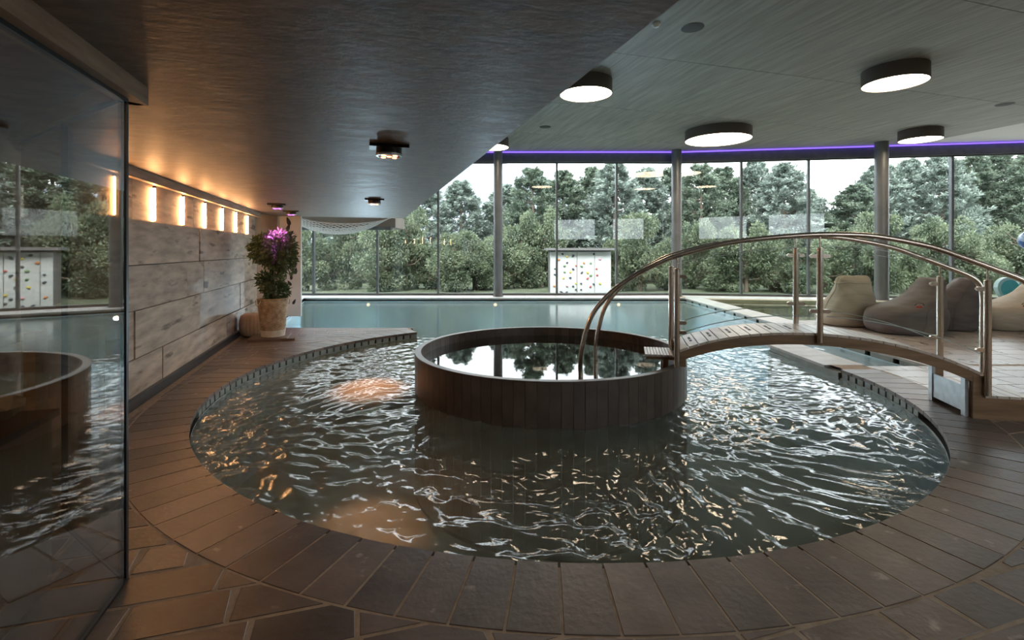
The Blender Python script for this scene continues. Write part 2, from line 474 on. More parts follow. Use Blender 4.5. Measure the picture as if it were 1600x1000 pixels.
# paving laid square to the wooden wall: left deck and foreground
row = .235
a = -8.2
while a < 6.0:
    h = row
    b = .02 - rnd.random() * .4
    far = max(0.0, a - 1.0)
    while b < 8.6:
        ln = rnd.choice((.24, .33, .42, .5)) * (1.0 if a < 1 else .95)
        g = .010 if a < 0 else .006
        quad = [W2(a + g, b + g), W2(a + g, b + ln - g), W2(a + h - g, b + ln - g), W2(a + h - g, b + g)]
        skew = rnd.uniform(-.03, .03) if a < 0 else 0
        quad[2] = W2(a + h - g, b + ln - g + skew); quad[1] = W2(a + g, b + ln - g)
        b += ln
        cx = sum(p[0] for p in quad) / 4; cy = sum(p[1] for p in quad) / 4
        if cy < .55: continue
        if cx > 3.2 and cy > 4.9: continue
        q = clip_circle(quad, RO + .012)
        if math.hypot(cx - CEN[0], cy - CEN[1]) < RO - .35: continue
        q = clip(q, Vv.x, Vv.y, Vv.dot(P0) + .12)
        q = clip(q, 0, -1, -9.84)
        if cx > 3.2: q = clip(q, 0, -1, -4.69)
        if cy > 8.8 and cx > -3: q = clip(q, -.54, -.2, -.892)
        if not q or inside(LOOP, sum(p[0] for p in q) / len(q), sum(p[1] for p in q) / len(q)): continue
        put_tile(q, 'stone_brown', tiles)
    a += row
# strip between the wooden wall line and the big pool's left edge
# paving on the right deck, square to the straight pool edges
y = 4.70; r = 0
while y < 10.85:
    x = 4.2 + (r % 2) * .2 - rnd.random() * .1
    while x < 15.0:
        ln = rnd.choice((.42, .5, .58)); g = .005
        x0 = x + g; x1 = x + ln - g; y0 = y + g; y1 = min(10.88, y + .33) - g
        quad = [(x0, y0), (x1, y0), (x1, y1), (x0, y1)]
        x += ln
        cx = (x0 + x1) / 2; cy = (y0 + y1) / 2
        if cx > cy * 1.12 + .6: continue
        q = clip_circle(quad, RO + .012)
        if math.hypot(cx - CEN[0], cy - CEN[1]) < RO - .3: continue
        if cy > 6.4:
            q = clip(q, 1, 0, 6.215) if cy > 6.61 else q
            if cy <= 6.61 or y0 < 6.6 < y1:
                q = clip(q, 0, -1, -6.59)
        put_tile(q, 'stone_grey', tiles)
    y += .33; r += 1
tiles.sort(key=lambda t: math.hypot(t[0], t[1]))
def to_frame(t):
    return t[1] > .4 and abs(t[0]) < t[1] * 1.2 + .4
tiles = [t for t in tiles if to_frame(t)]
NEAR = tiles[:300]; REST = tiles[300:]
for cx, cy, q, mt, ch in NEAR:
    dz = rnd.uniform(.0004, .002)
    MB().prism(q, -.034, dz, ch).build('paving_stone', mt, floor)
for mt in ('stone_brown', 'stone_grey'):
    mb = MB()
    for cx, cy, q, m2, ch in REST:
        if m2 == mt: mb.prism(q, -.034, rnd.uniform(.0004, .002), ch)
    if mb.v:
        o = mb.build('paving_stones', mt, floor); o['kind'] = 'stuff'

# radial coping stones around the round pool
coping = struct(MB().prism([(CEN[0] + RO * .995 * math.cos(A0 + (A1 - A0) * i / 60), CEN[1] + RO * .995 * math.sin(A0 + (A1 - A0) * i / 60)) for i in range(61)] +
                           [(CEN[0] + (RP + .04) * math.cos(A1 - (A1 - A0) * i / 60), CEN[1] + (RP + .04) * math.sin(A1 - (A1 - A0) * i / 60)) for i in range(61)],
                           -.034, -.0008).build('trim_1', 'grout'), 'ring of radial brown stone slabs edging the round pool')
n = 74
for i in range(n):
    a0 = A0 + (A1 - A0) * i / n + .0015; a1 = A0 + (A1 - A0) * (i + 1) / n - .0015
    P = []
    for k in range(4):
        t = a0 + (a1 - a0) * k / 3; P.append((CEN[0] + RP * math.cos(t), CEN[1] + RP * math.sin(t)))
    for k in range(4):
        t = a1 - (a1 - a0) * k / 3; P.append((CEN[0] + RO * math.cos(t), CEN[1] + RO * math.sin(t)))
    P.reverse()
    if sum(P[i][0] * P[(i + 1) % 8][1] - P[(i + 1) % 8][0] * P[i][1] for i in range(8)) < 0: P.reverse()
    ang = math.degrees(a0) % 360
    MB().prism(P, -.04, rnd.uniform(0.0005, .003), .002).build('coping_stone', 'stone_brown', coping)

# straight pale copings: spit, long edge, window edge
edge = struct(MB().box((4.495, 7.26, -.09), (.50, 1.70, .10)).build('trim_2', 'pool_wall_grey'), 'pale stone spit between the round pool and the side basin')
for k in range(3):
    MB().bbox((4.495, 6.66 + .575 * k + .285, -.018), (.55, .565, .036), 0, .004).build('coping_slab', 'stone_pale', edge)
edge2 = struct(MB().box((5.93, 11.3, -.05), (.5, 9.3, .03)).build('trim_3', 'pool_wall_grey'), 'pale stone edge between the long pool and the shallow basin')
for k in range(10):
    MB().bbox((5.9, 6.6 + .94 * (k + .5), -.018), (.6, .932, .036), 0, .004).build('coping_slab', 'stone_pale', edge2)
edge3 = struct(MB().box((-.5, 16.45, -.05), (12.4, .85, .03)).build('trim_4', 'pool_wall_grey'), 'pale stone sill along the foot of the windows')
for k in range(12):
    MB().bbox((-6.75 + 12.3 * (k + .5) / 12, 16.43, -.018), (12.3 / 12 - .008, .86, .036), 0, .004).build('coping_slab', 'stone_pale', edge3)
for k in range(9):
    c = Vector((5.75, 16.6)) + RD * (k + .5) * 1.1
    if k < 8: MB().bbox((c.x, c.y - .15, -.018), (1.09, .8, .036), math.atan2(RD.y, RD.x), .004).build('coping_slab', 'stone_pale', edge3)
# pale floor left of the long pool
P = [(-4.83, 9.87), (-6.77, 16.0), (-6.77, 16.9), (-8.85, 16.9), (-6.05, 11.75), (-5.45, 11.6), (-5.2, 9.87)]
P.reverse()
MB().prism(P, -.03, .001, 0).build('pale_paving', 'stone_pale', floor)

# pool shell
def wall_strip(poly, z0, z1, closed=True):
    V = []; F = []; n = len(poly)
    for p in poly: V += [(p[0], p[1], z0), (p[0], p[1], z1)]
    for i in range(n if closed else n - 1):
        j = (i + 1) % n; F.append((2 * i, 2 * i + 1, 2 * j + 1, 2 * j))
    return V, F
off = offset(LOOP, .075)
k0 = len(arc)
mb = MB()
mb.add(*wall_strip([LOOP[-1]] + LOOP[:k0 + 4], -1.35, -.105, False))
pw = struct(mb.build('wall_round_pool', 'pool_wall_grey'), 'grey tiled wall of the round pool')
mb = MB(); mb.add(*wall_strip(LOOP[k0 + 3:], -1.35, -.105, False))
struct(mb.build('wall_long_pool', 'pool_tile_blue'), 'turquoise tiled wall of the long pool')
mb = MB(); mb.add(*wall_strip(off, -.11, -.03))
V = [(*p, -.108) for p in LOOP] + [(*p, -.108) for p in off]; nn = len(LOOP)
mb.add(V, [(i, (i + 1) % nn, nn + (i + 1) % nn, nn + i) for i in range(nn)])
chan = struct(mb.build('trim_5', 'slot_black'), 'dark overflow slot under the pool edge')
for i in range(0, 110):
    t = A0 + (A1 - A0) * (i + .5) / 110
    if math.sin(t) < -.35: continue          # hidden under the near rim
    MB().box((CEN[0] + (RP + .03) * math.cos(t), CEN[1] + (RP + .03) * math.sin(t), -.073), (.05, .11, .066), t).build('slot_spacer', 'pool_wall_grey', chan)
for i in range(16):
    MB().box((5.63, 6.9 + i * .58, -.072), (.05, .46, .066)).build('slot_spacer', 'pool_wall_grey', chan)
struct(MB().add([(-4, 2, -1.35), (6.5, 2, -1.35), (6.5, 9.6, -1.35), (-4, 9.6, -1.35)], [(0, 1, 2, 3)]).build('floor_round_pool', 'pool_floor_grey'), 'grey floor of the round pool')
struct(MB().add([(-7.2, 9.6, -1.35), (6.5, 9.6, -1.35), (6.5, 16.3, -1.35), (-7.2, 16.3, -1.35)], [(0, 1, 2, 3)]).build('floor_long_pool', 'pool_tile_blue'), 'turquoise floor of the long pool')
mb = MB(); mb.add(*wall_strip(KID, -.5, -.012)); mb.add([(*p, -.5) for p in KID], [(0, 1, 2, 3)])
struct(mb.build('wall_shallow_basin', 'kid_pool'), 'beige lined shallow basin')
tag(MB().add([(*p, -.08) for p in KID], [(0, 1, 2, 3)]).build('basin_water', 'water_kid'), 'still greenish water in the shallow basin behind the bean bags', 'water', kind='stuff')

# ------------------------------------------------------------------ pool water
rs = np.random.RandomState(3)
xs = np.arange(-6.9, 5.75, .021)
ys = np.concatenate([np.arange(2.35, 10.2, .021), np.arange(10.2, 16.1, .12)])
X, Y = np.meshgrid(xs, ys)
R = np.hypot(X - CEN[0], Y - CEN[1])
wx = X + .22 * np.sin(1.7 * Y + .6) + .15 * np.sin(2.9 * X - 1.1 * Y)
wy = Y + .22 * np.sin(1.9 * X + 2.0) + .15 * np.sin(2.3 * Y + 1.7 * X)
Z = np.zeros_like(X)
for k in range(110):
    lam = .062 * (6.2 ** rs.rand()); th = rs.rand() * 2 * PI
    amp = .0082 * (lam / .4) ** .85 * rs.uniform(.5, 1.3)
    q = 2 * PI / lam
    Z += amp * np.sin(q * (math.cos(th) * wx + math.sin(th) * wy) + rs.rand() * 7) * .19
ang = np.arctan2(Y - CEN[1], X - CEN[0])
fade = np.clip((10.3 - Y) / 2.2, 0.05, 1) * np.clip((4.9 - X) / .8, .15, 1)
fade = fade * (1 + .75 * np.clip((5.4 - Y) / 2.2, 0, 1))      # choppier by the near jets
calm = .8 + .3 * np.sin(1.3 * X + .9 * Y) * np.sin(.8 * Y - 1.1 * X + 1)
Z = ZW + Z * fade * calm
ny_, nx_ = X.shape
loop_in = offset(LOOP, .03)
# mark cells inside the pool
cx = (X[:-1, :-1] + X[1:, 1:]) / 2; cy = (Y[:-1, :-1] + Y[1:, 1:]) / 2
ins = np.zeros_like(cx, bool)
px = np.array(loop_in)
j = len(px) - 1
for i in range(len(px)):
    xi, yi = px[i]; xj, yj = px[j]
    cond = (yi > cy) != (yj > cy)
    with np.errstate(divide='ignore', invalid='ignore'):
        xx = (xj - xi) * (cy - yi) / (yj - yi + 1e-12) + xi
    ins ^= cond & (cx < xx)
    j = i
ins &= np.hypot(cx - CEN[0], cy - CEN[1]) > 1.56
ii, jj = np.nonzero(ins)
F = np.stack([ii * nx_ + jj, ii * nx_ + jj + 1, (ii + 1) * nx_ + jj + 1, (ii + 1) * nx_ + jj], 1)
used, inv = np.unique(F, return_inverse=True)
F = inv.reshape(F.shape)
VV = np.stack([X.ravel(), Y.ravel(), Z.ravel()], 1)[used]
def fast_mesh(name, V, F, mat, smooth=False):
    me = bpy.data.meshes.new(name)
    V = np.asarray(V, np.float32); F = np.asarray(F, np.int32); k = F.shape[1]
    me.vertices.add(len(V)); me.vertices.foreach_set('co', V.ravel())
    me.loops.add(F.size); me.loops.foreach_set('vertex_index', F.ravel())
    me.polygons.add(len(F)); me.polygons.foreach_set('loop_start', np.arange(0, F.size, k, dtype=np.int32))
    me.polygons.foreach_set('loop_total', np.full(len(F), k, np.int32))
    me.materials.append(M[mat]); me.update(calc_edges=True); me.validate()
    if smooth: me.polygons.foreach_set('use_smooth', np.ones(len(F), bool))
    return me
tag(link('pool_water', fast_mesh('pool_water', VV, F, 'water_whirl', True)), 'rippling greenish pool water around the tub, calm and pale towards the windows', 'water', kind='stuff')

# ------------------------------------------------------------------ walls
def quad_wall(name, p, q, z0, z1, mat, th=.12, side=1):
    p = Vector(p); q = Vector(q); d = (q - p); L = d.length; d.normalize(); nrm = Vector((-d.y, d.x)) * side
    c = (p + q) / 2 + nrm * th / 2
    return struct(MB().box((c.x, c.y, (z0 + z1) / 2), (L, th, z1 - z0), math.atan2(d.y, d.x)).build(name, mat))
wl = quad_wall('wall_left', W2(-9.6, -.06), W2(6.09, -.06), 0, ZC, 'plaster_dim', .12, 1)
wl['label'] = 'wall clad in knotty pale wooden planks'
# planks
rows = [(.10, .466), (.466, .947), (.947, 1.40), (1.40, 1.86)]
joints = [[-4.0, -1.2, .9, 3.6], [-5.2, -2.6, .2, 2.22, 4.6], [-3.8, -1.0, 1.70, 2.40, 4.9], [-4.6, -1.9, -.1, 2.22, 3.9]]
wang = math.atan2(U.y, U.x)
for (z0, z1), js in zip(rows, joints):
    ed = [-9.4] + js + [6.09]
    for s, e in zip(ed[:-1], ed[1:]):
        o_ = rnd.uniform(-.012, .008)
        c = W2((s + e) / 2, -.03 + o_)
        MB().box((c[0], c[1], (z0 + z1) / 2), (e - s - .007, .06, z1 - z0 - .010), wang).build('plank', 'wood_plank', wl)
for s, e in zip([-9.4, -5, -2.2, .25, 2.1, 4.2], [-5, -2.2, .25, 2.1, 4.2, 6.09]):
    c = W2((s + e) / 2, -.055)
    MB().box((c[0], c[1], 2.095), (e - s - .004, .03, .47), wang).build('plank', 'wood_plank', wl)
c = W2(-1.7, .03)
struct(MB().box((c[0], c[1], 2.305), (15.6, .06, .10), wang).build('trim_6', 'wood_beam'), 'wooden cover board along the top of the plank wall')
c = W2(-1.7, .02)
struct(MB().box((c[0], c[1], .05), (15.6, .05, .10), wang).build('baseboard_left', 'dark_base'))
c = W2(-1.7, .06)
quad_wall('wall_alcove', W2(6.095, -.12), (-5.5, 11.72), 0, ZC, 'plaster_orange', .1, 1)
quad_wall('wall_far_left', (-5.42, 11.72), (-6.1, 11.72), 0, ZC, 'plaster_orange', .1, -1)
quad_wall('wall_side_left', (-6.1, 11.72), (-8.95, 17.05), 0, ZC, 'plaster_white', .1, 1)
bdir = (Vector(BACKR) - Vector(BACK)).normalized(); blen = (Vector(BACKR) - Vector(BACK)).length; bnrm = Vector((bdir.y, -bdir.x))
def back_box(name, s0, s1, z0, z1, mat, th=.12, parent=None, off=.06):
    c = Vector(BACK) + bdir * (s0 + s1) / 2 + bnrm * off
    return MB().box((c.x, c.y, (z0 + z1) / 2), (s1 - s0, th, z1 - z0), math.atan2(bdir.y, bdir.x)).build(name, mat, parent)
wb = struct(back_box('wall_back', 0, blen, 0, 2.3, 'plaster_dim'), 'plastered wall behind the camera with a row of windows')
back_box('upper_wall', 0, blen, 3.9, ZC, 'plaster_dim', .12, wb)
bays = [(4.2 + 4.4 * k, 4.2 + 4.4 * k + 3.2) for k in range(3)]
pe = [0] + [v for b_ in bays for v in b_] + [blen]
for k in range(0, len(pe), 2): back_box('pier', pe[k], pe[k + 1], 2.3, 3.9, 'plaster_dim', .12, wb)
for k, (s0, s1) in enumerate(bays):
    w = struct(back_box('window_%d' % (15 + k), s0, s1, 2.3, 2.36, 'frame_grey', .1), 'window in the wall behind the camera')
    back_box('pane', s0, s1, 2.36, 3.84, 'window_glass', .012, w)
    back_box('top_rail', s0, s1, 3.84, 3.9, 'frame_grey', .1, w)
    for e_ in (s0 + .03, s1 - .03): back_box('side_rail', e_ - .03, e_ + .03, 2.36, 3.84, 'frame_grey', .1, w)
quad_wall('wall_right', BACKR, (20.5, 14.7), 0, ZC, 'plaster_dim', .12, -1)

# low plaster ceiling
mid = W2(-1.2, 1.57)
lc = struct(MB().box((mid[0], mid[1], 2.55), (16.6, 3.144, .4), wang).build('ceiling_low', 'plaster_ceiling'), 'low brown rough plastered ceiling over the left deck')
# high ceiling backing and panels
ce = struct(fill([OUT], ZC + .012, 'ceiling', 'joint_light'), 'high grey wood-panelled ceiling over the pools')
for v in ce.data.polygons: v.flip()
for ia in range(-4, 6):
    for ib in range(0, 14):
        a0 = -.95 + ia * 2.95; b0 = 1.6 + ib * 1.24
        q = [W2(a0 + .006, b0 + .002), W2(a0 + .006, b0 + 1.238), W2(a0 + 2.944, b0 + 1.238), W2(a0 + 2.944, b0 + .002)]
        cx_ = sum(p[0] for p in q) / 4; cy_ = sum(p[1] for p in q) / 4
        q = clip(q, 0, -1, -16.95); q = clip(q, -.155, -.9879, -(5.70 * .155 + 17.0 * .9879))
        q = clip(q, -1, 0, -20.4)
        if len(q) < 3 or cy_ < 1.5 or abs(cx_) > cy_ * 1.25 + 2.5: continue
        q = q[::-1] if sum(q[i][0] * q[(i + 1) % len(q)][1] - q[(i + 1) % len(q)][0] * q[i][1] for i in range(len(q))) < 0 else q
        MB().prism(q, ZC, ZC + .01, 0).build('ceiling_panel', 'grey_panel', ce)

# ------------------------------------------------------------------ window front
def bar(name, p, q, z0, z1, th, mat, parent=None, shift=0.0):
    p = Vector(p); q = Vector(q); d = q - p; L = d.length; a = math.atan2(d.y, d.x)
    nrm = Vector((d.y, -d.x)).normalized()
    c = (p + q) / 2 + nrm * shift
    return MB().box((c.x, c.y, (z0 + z1) / 2), (L, th, z1 - z0), a).build(name, mat, parent)
allb = [(WL[i], WL[i + 1]) for i in range(7)] + [(WR[i], WR[i + 1]) for i in range(7)]
for i, (p, q) in enumerate(allb):
    w = struct(bar('window_%d' % (i + 1), p, q, 0.0, .07, .10, 'frame_grey'))
    w['label'] = 'tall fixed pane with slim dark grey frame'
    bar('pane', p, q, .07, 4.55, .014, 'window_glass', w)
    bar('top_rail', p, q, 4.54, 4.60, .09, 'frame_grey', w)
    a_ = math.atan2(q[1] - p[1], q[0] - p[0])
    MB().box((q[0], q[1], 2.3), (.065, .13, 4.6), a_).build('mullion', 'frame_grey', w)
struct(bar('trim_7', (-9, 16.98), (5.70, 16.98), 4.58, ZC, .25, 'frame_grey'), 'dark grey header above the windows')
struct(bar('trim_8', (5.68, 17.03), (20.4, 14.72), 4.58, ZC, .25, 'frame_grey'), 'dark grey header above the angled windows')
tag(bar('light_strip', (-3.4, 16.80), (5.70, 16.80), 4.875, 4.915, .05, 'strip_violet'), 'violet light strip along the ceiling edge above the straight windows', 'light')
tag(bar('light_strip', (5.67, 16.80), (20.3, 14.50), 4.875, 4.915, .05, 'strip_violet'), 'violet light strip along the ceiling edge above the angled windows', 'light')
for x, y, r, lb in ((-.47, 16.6, .15, 'round grey steel column left of the climbing wall'), (5.55, 16.62, .165, 'round grey steel column where the window front bends'), (11.55, 15.4, .19, 'round grey steel column behind the bean bags')):
    t = thing('column', (x, y, 0), lb, 'column', 'round columns along the window front')
    smooth_auto(MB().lathe([(r, .02), (r, ZC - .0)], (x, y, 0), 36).build('shaft', 'column_grey', t))
    smooth_auto(MB().lathe([(r + .03, 0), (r + .03, .02), (r, .022)], (x, y, 0), 36).build('base_collar', 'frame_grey', t))

# upper slab by the left windows and the climbing net in the opening
tag(MB().box((-6.15, 15.85, 2.42), (5.1, 1.3, .34)).build('gallery_slab', 'plaster_dim'), 'grey edge of the upper gallery slab in front of the left windows', 'slab')
tag(MB().box((-6.3, 15.15, 2.22), (5.2, .25, .10)).build('gallery_beam', 'frame_grey'), 'dark steel beam under the gallery slab', 'beam')
net = MB()
def netpt(s, t):
    a_ = Vector(W2(7.13, .55)) * (1 - s) + Vector(W2(7.13, 2.85)) * s
    b_ = Vector((-6.6, 14.98)) * (1 - s) + Vector((-4.2, 14.98)) * s
    p = a_ * (1 - t) + b_ * t
    sag = .38 * (1 - (2 * s - 1) ** 2) ** .8 * (.35 + .65 * math.sin(PI * min(1, t * .9 + .05)))
    return (p.x, p.y, 2.37 - sag)
K = 15
for k in range(-K, K + 1):
    for sgn in (1, -1):
        pts = []
        for m_ in range(0, 15):
            t = m_ / 14; s = k / K + (t if sgn > 0 else 1 - t) * .9
            if 0 <= s <= 1: pts.append(netpt(s, t))
        if len(pts) > 1: net.tube(pts, .008, 4, False)
t = thing('rope_net', (-4.6, 13.4, 2.0), 'white rope net sagging below the opening beyond the low ceiling', 'net')
o = net.build('mesh', 'net', t); o['kind'] = 'stuff'
net2 = MB()
for s in (0, 1): net2.tube([netpt(s, k / 10) for k in range(11)], .016, 6)
for q in (0, 1): net2.tube([netpt(k / 12, q) for k in range(13)], .016, 6)
net2.build('border_rope', 'net', t)
# white leaf-printed panel behind the plant
t = thing('decor_panel', (-5.2, 11.55, 0), 'white panel printed with black leaves behind the potted plant', 'panel')
MB().box((-5.2, 11.58, 1.2), (.50, .05, 2.4)).build('board', 'plaster_white', t)
for k in range(15):
    lx = -5.2 + rnd.uniform(-.19, .19); lz = .2 + k * .145; L = rnd.uniform(.07, .11); tl = rnd.uniform(-.9, .9)
    V = []
    for q in range(10):
        an = 2 * PI * q / 10; xx = L * math.cos(an); zz = L * .42 * math.sin(an) * (1 - .5 * math.cos(an))
        tl2 = tl + PI / 2
        V.append((lx + xx * math.cos(tl2) - zz * math.sin(tl2), 11.552, lz + xx * math.sin(tl2) + zz * math.cos(tl2)))
    V2 = [(p[0], 11.546, p[2]) for p in V]
    MB().add(V + V2, [tuple(range(10, 20))] + [(i, (i + 1) % 10, 10 + (i + 1) % 10, 10 + i) for i in range(10)]).build('leaf_print', 'leaf_print', t)

# ------------------------------------------------------------------ glass cabin at the left
G0 = Vector((-1.823, 2.32)); G1 = Vector((-2.507, 2.77)); G2 = Vector((-3.22, 3.24))
cab = thing('glass_cabin', (G0.x, G0.y, 0), 'dark glass corner partition of the sauna cabin at the left edge', 'partition')
GN = G0 - U * 4.3
bar('pane', GN, G0, .012, 2.255, .012, 'cabin_glass', cab)
bar('pane', G0, G1, .012, 2.255, .012, 'cabin_glass', cab)
bar('pane', G1, G2, .012, 2.255, .012, 'cabin_glass', cab)
MB().box((G0.x, G0.y, 1.13), (.022, .022, 2.25), wang).build('corner_seal', 'black_metal', cab)
MB().box((G1.x, G1.y, 1.13), (.03, .03, 2.25), wang).build('corner_seal', 'black_metal', cab)
bar('floor_channel', GN, G0, .0, .012, .035, 'black_metal', cab)
bar('floor_channel', G0, G2, .0, .012, .03, 'black_metal', cab)
bar('top_channel', GN, G0, 2.245, 2.262, .03, 'black_metal', cab)
bar('top_channel', G0, G2, 2.245, 2.262, .03, 'black_metal', cab)
B0 = G0 + Vv * .0 + U * .10
tb = struct(bar('trim_9', GN, B0, 2.262, ZL, .12, 'wood_beam'), 'wooden header beam above the glass cabin')
bar('beam', G0 + U * .04, G2, 2.262, ZL - .001, .12, 'wood_beam', tb)
MB().box((-2.575, 2.665, .56), (.11, .05, 1.10), wang).build('timber_post', 'wood_beam', cab)
sl2 = thing('stove_fill_lamp', (*W2(-3.7, .9), ZL), 'unseen warm fill lamp added inside the sauna cabin to light the stove', 'lamp')  # added out of view so the stove shows through the glass
MB().lathe([(.10, ZL), (.10, ZL - .03), (.09, ZL - .035)], (*W2(-3.7, .9), 0), 28).build('housing', 'wood_beam', sl2)
MB().lathe([(.085, ZL - .034), (.08, ZL - .042)], (*W2(-3.7, .9), 0), 28).build('diffuser', 'stove_fill_glow', sl2)
# stove with stones inside the cabin
SV = Vector(W2(-3.15, .52))
st = thing('sauna_stove', (SV.x, SV.y, 0), 'bronze metal sauna stove behind the cabin glass', 'stove')
MB().bbox((SV.x, SV.y, .42), (.62, .62, .76), wang, .01).build('body', 'stove', st)
MB().box((SV.x, SV.y, .815), (.66, .66, .03), wang).build('top_rim', 'black_metal', st)
MB().box((SV.x, SV.y, .02), (.5, .5, .04), wang).build('plinth', 'black_metal', st)
def rock(seed, c, s):
    r_ = random.Random(seed); bm = bmesh.new()
    bmesh.ops.create_icosphere(bm, subdivisions=2, radius=1)
    ph = [r_.uniform(0, 6) for _ in range(6)]
    for v in bm.verts:
        p = v.co; k = 1 + .16 * math.sin(2.3 * p.x + ph[0]) + .16 * math.sin(2.9 * p.y + ph[1]) + .14 * math.sin(3.4 * p.z + ph[2])
        v.co = Vector((p.x * s * 1.25 * k, p.y * s * k, p.z * s * .75 * k))
    bmesh.ops.rotate(bm, verts=bm.verts, cent=(0, 0, 0), matrix=Matrix.Rotation(ph[3], 3, 'Z'))
    me = bpy.data.meshes.new('sauna_stone'); bm.to_mesh(me); bm.free(); me.materials.append(M['rock'])
    o = link('sauna_stone', me); o.location = c
    return tag(o, 'rough brown stone heaped on the sauna stove', 'stone', 'stones on the sauna stove')
for k in range(13):
    if k < 9:
        q = W2(-3.15 + (k % 3 - 1) * .19 + rnd.uniform(-.015, .015), .52 + (k // 3 - 1) * .19 + rnd.uniform(-.015, .015)); z = .893
    else:
        q = W2(-3.15 + ((k - 9) % 2 - .5) * .19, .52 + ((k - 9) // 2 - .5) * .19); z = .985
    rock(k, (q[0], q[1], z), rnd.uniform(.068, .078))

# ------------------------------------------------------------------ round tub
RT = 1.66; ZR = .325
tub = thing('round_tub', (CEN[0], CEN[1], -1.35), 'raised round tub clad in dark brown upright tiles in the middle of the pool', 'tub')
NT = 92
smooth_auto(MB().lathe([(RT - .012, -1.35), (RT - .012, ZR - .012), (RT - .06, ZR - .012), (RT - .06, -.45), (.01, -.45)], (CEN[0], CEN[1], 0), 96, False).build('core', 'tub_core', tub))
def sector(r0, r1, a0, a1, k=2):
    P = [(CEN[0] + r1 * math.cos(a0 + (a1 - a0) * i / k), CEN[1] + r1 * math.sin(a0 + (a1 - a0) * i / k)) for i in range(k + 1)]
    P += [(CEN[0] + r0 * math.cos(a1 - (a1 - a0) * i / k), CEN[1] + r0 * math.sin(a1 - (a1 - a0) * i / k)) for i in range(k + 1)]
    return P
for i in range(NT):
    a0 = 2 * PI * i / NT + .0012; a1 = 2 * PI * (i + 1) / NT - .0012
    MB().prism(sector(RT - .012, RT + rnd.uniform(-.0012, .0012), a0, a1), -1.3, ZR - .01, 0).build('tile', 'tub_tile', tub)
    if 0 < a0 < PI or a0 > 6.0 or a0 < 3.4:
        MB().prism(sector(RT - .072, RT - .06, a0, a1), -.4, ZR - .01, 0).build('tile', 'tub_tile', tub)
smooth_auto(MB().lathe([(RT - .074, ZR - .012), (RT - .074, ZR - .003), (RT - .070, ZR), (RT - .002, ZR), (RT + .003, ZR - .003), (RT + .003, ZR - .012)], (CEN[0], CEN[1], 0), 128, False).build('rim', 'tub_tile', tub), 30)
V = [(CEN[0] + (RT - .068) * math.cos(2 * PI * i / 96), CEN[1] + (RT - .068) * math.sin(2 * PI * i / 96), .20) for i in range(96)]
tag(MB().add(V, [tuple(range(96))]).build('tub_water', 'water_tub'), 'mirror-still water filling the round tub', 'water', kind='stuff')

# ------------------------------------------------------------------ bridge
N0 = Vector((1.72, 5.15)); BE = Vector((.974, -.2265)).normalized(); BW = Vector((.2265, .974)).normalized()
bang = math.atan2(BE.y, BE.x)
def B3(s, w, z):
    p = N0 + BE * s + BW * w
    return (p.x, p.y, z)
prof = np.polyfit([0, .2, .65, 1.3, 2.05, 2.35, 2.67], [.50, .585, .693, .737, .65, .555, .42], 4)
def zd(s): return float(np.polyval(prof, s))
bridge = thing('footbridge', B3(1.3, .3, 0), 'arched wooden footbridge with steel handrails from the deck to the tub', 'bridge')
WB0, WB1 = -.03, .63
NS = 27
for i in range(NS):
    s = .02 + (2.66 - .02) * (i + .5) / NS
    sl_ = math.atan((zd(s + .01) - zd(s - .01)) / .02)
    mat_ = Matrix.Rotation(bang, 3, 'Z') @ Matrix.Rotation(-sl_, 3, 'Y')
    wd = 2.64 / NS / math.cos(sl_) - .009
    MB().box(B3(s, .30, zd(s) - .012), (wd, .66, .024), 0, mat_).build('deck_slat', 'deck_wood', bridge)
    if i in (1, 3, 5, 7, 9, 11):
        for w_, ln_ in ((.24, .09), (.38, .13)):
            MB().box(B3(s + .0, w_, zd(s) + .001), (wd * .28, ln_, .002), 0, mat_).build('grip_strip', 'slot_black', bridge)
for w_, nm in ((0.0, 'side_beam'), (.60, 'side_beam')):
    V = []; F = []
    SS = [(-.0) + 2.66 * k / 28 for k in range(29)]
    for s in SS:
        h = .095
        for dw, dz in ((-.025, -.024), (.025, -.024), (.025, -.024 - h), (-.025, -.024 - h)):
            V.append(B3(s, w_ + dw, zd(s) + dz))
    for k in range(28):
        for c_ in range(4):
            F.append((4 * k + c_, 4 * k + (c_ + 1) % 4, 4 * k + 4 + (c_ + 1) % 4, 4 * k + 4 + c_))
    F += [(0, 3, 2, 1), (112, 113, 114, 115)]
    F = [f[::-1] for f in F]
    MB().add(V, F).build(nm, 'beam_wood', bridge)
# foot: wooden end blocks, galvanised plate, step box
for w_ in (0.0, .60):
    MB().box(B3(2.64, w_, .2), (.085, .06, .40), bang).build('end_block', 'beam_wood', bridge)
    MB().box(B3(.06, w_, .40), (.06, .05, .12), bang).build('end_block', 'beam_wood', bridge)
MB().box(B3(2.58, .30, .16), (.02, .54, .24), bang).build('steel_plate', 'galvanised', bridge)
MB().box(B3(2.575, .05, .20), (.03, .06, .40), bang).build('steel_upright', 'galvanised', bridge)
MB().box(B3(2.575, .56, .22), (.03, .06, .44), bang).build('steel_upright', 'galvanised', bridge)
MB().box(B3(2.86, .30, .10), (.36, .64, .20), bang).build('step_box', 'beam_wood', bridge)
for k in range(4):
    MB().box(B3(2.73 + k * .093, .30, .212), (.086, .68, .024), bang).build('step_slat', 'deck_wood', bridge)
# small slatted step inside the tub
for k in range(9):
    MB().box(B3(-.30 + k * .032, .30, .42), (.026, .42, .022), bang).build('step_slat', 'deck_wood', bridge)
MB().box(B3(-.16, .30, .392), (.29, .38, .032), bang).build('step_bearer', 'beam_wood', bridge)
for w_ in (.16, .44):
    MB().box(B3(-.10, w_, .14), (.06, .05, .47), bang).build('step_leg', 'beam_wood', bridge)
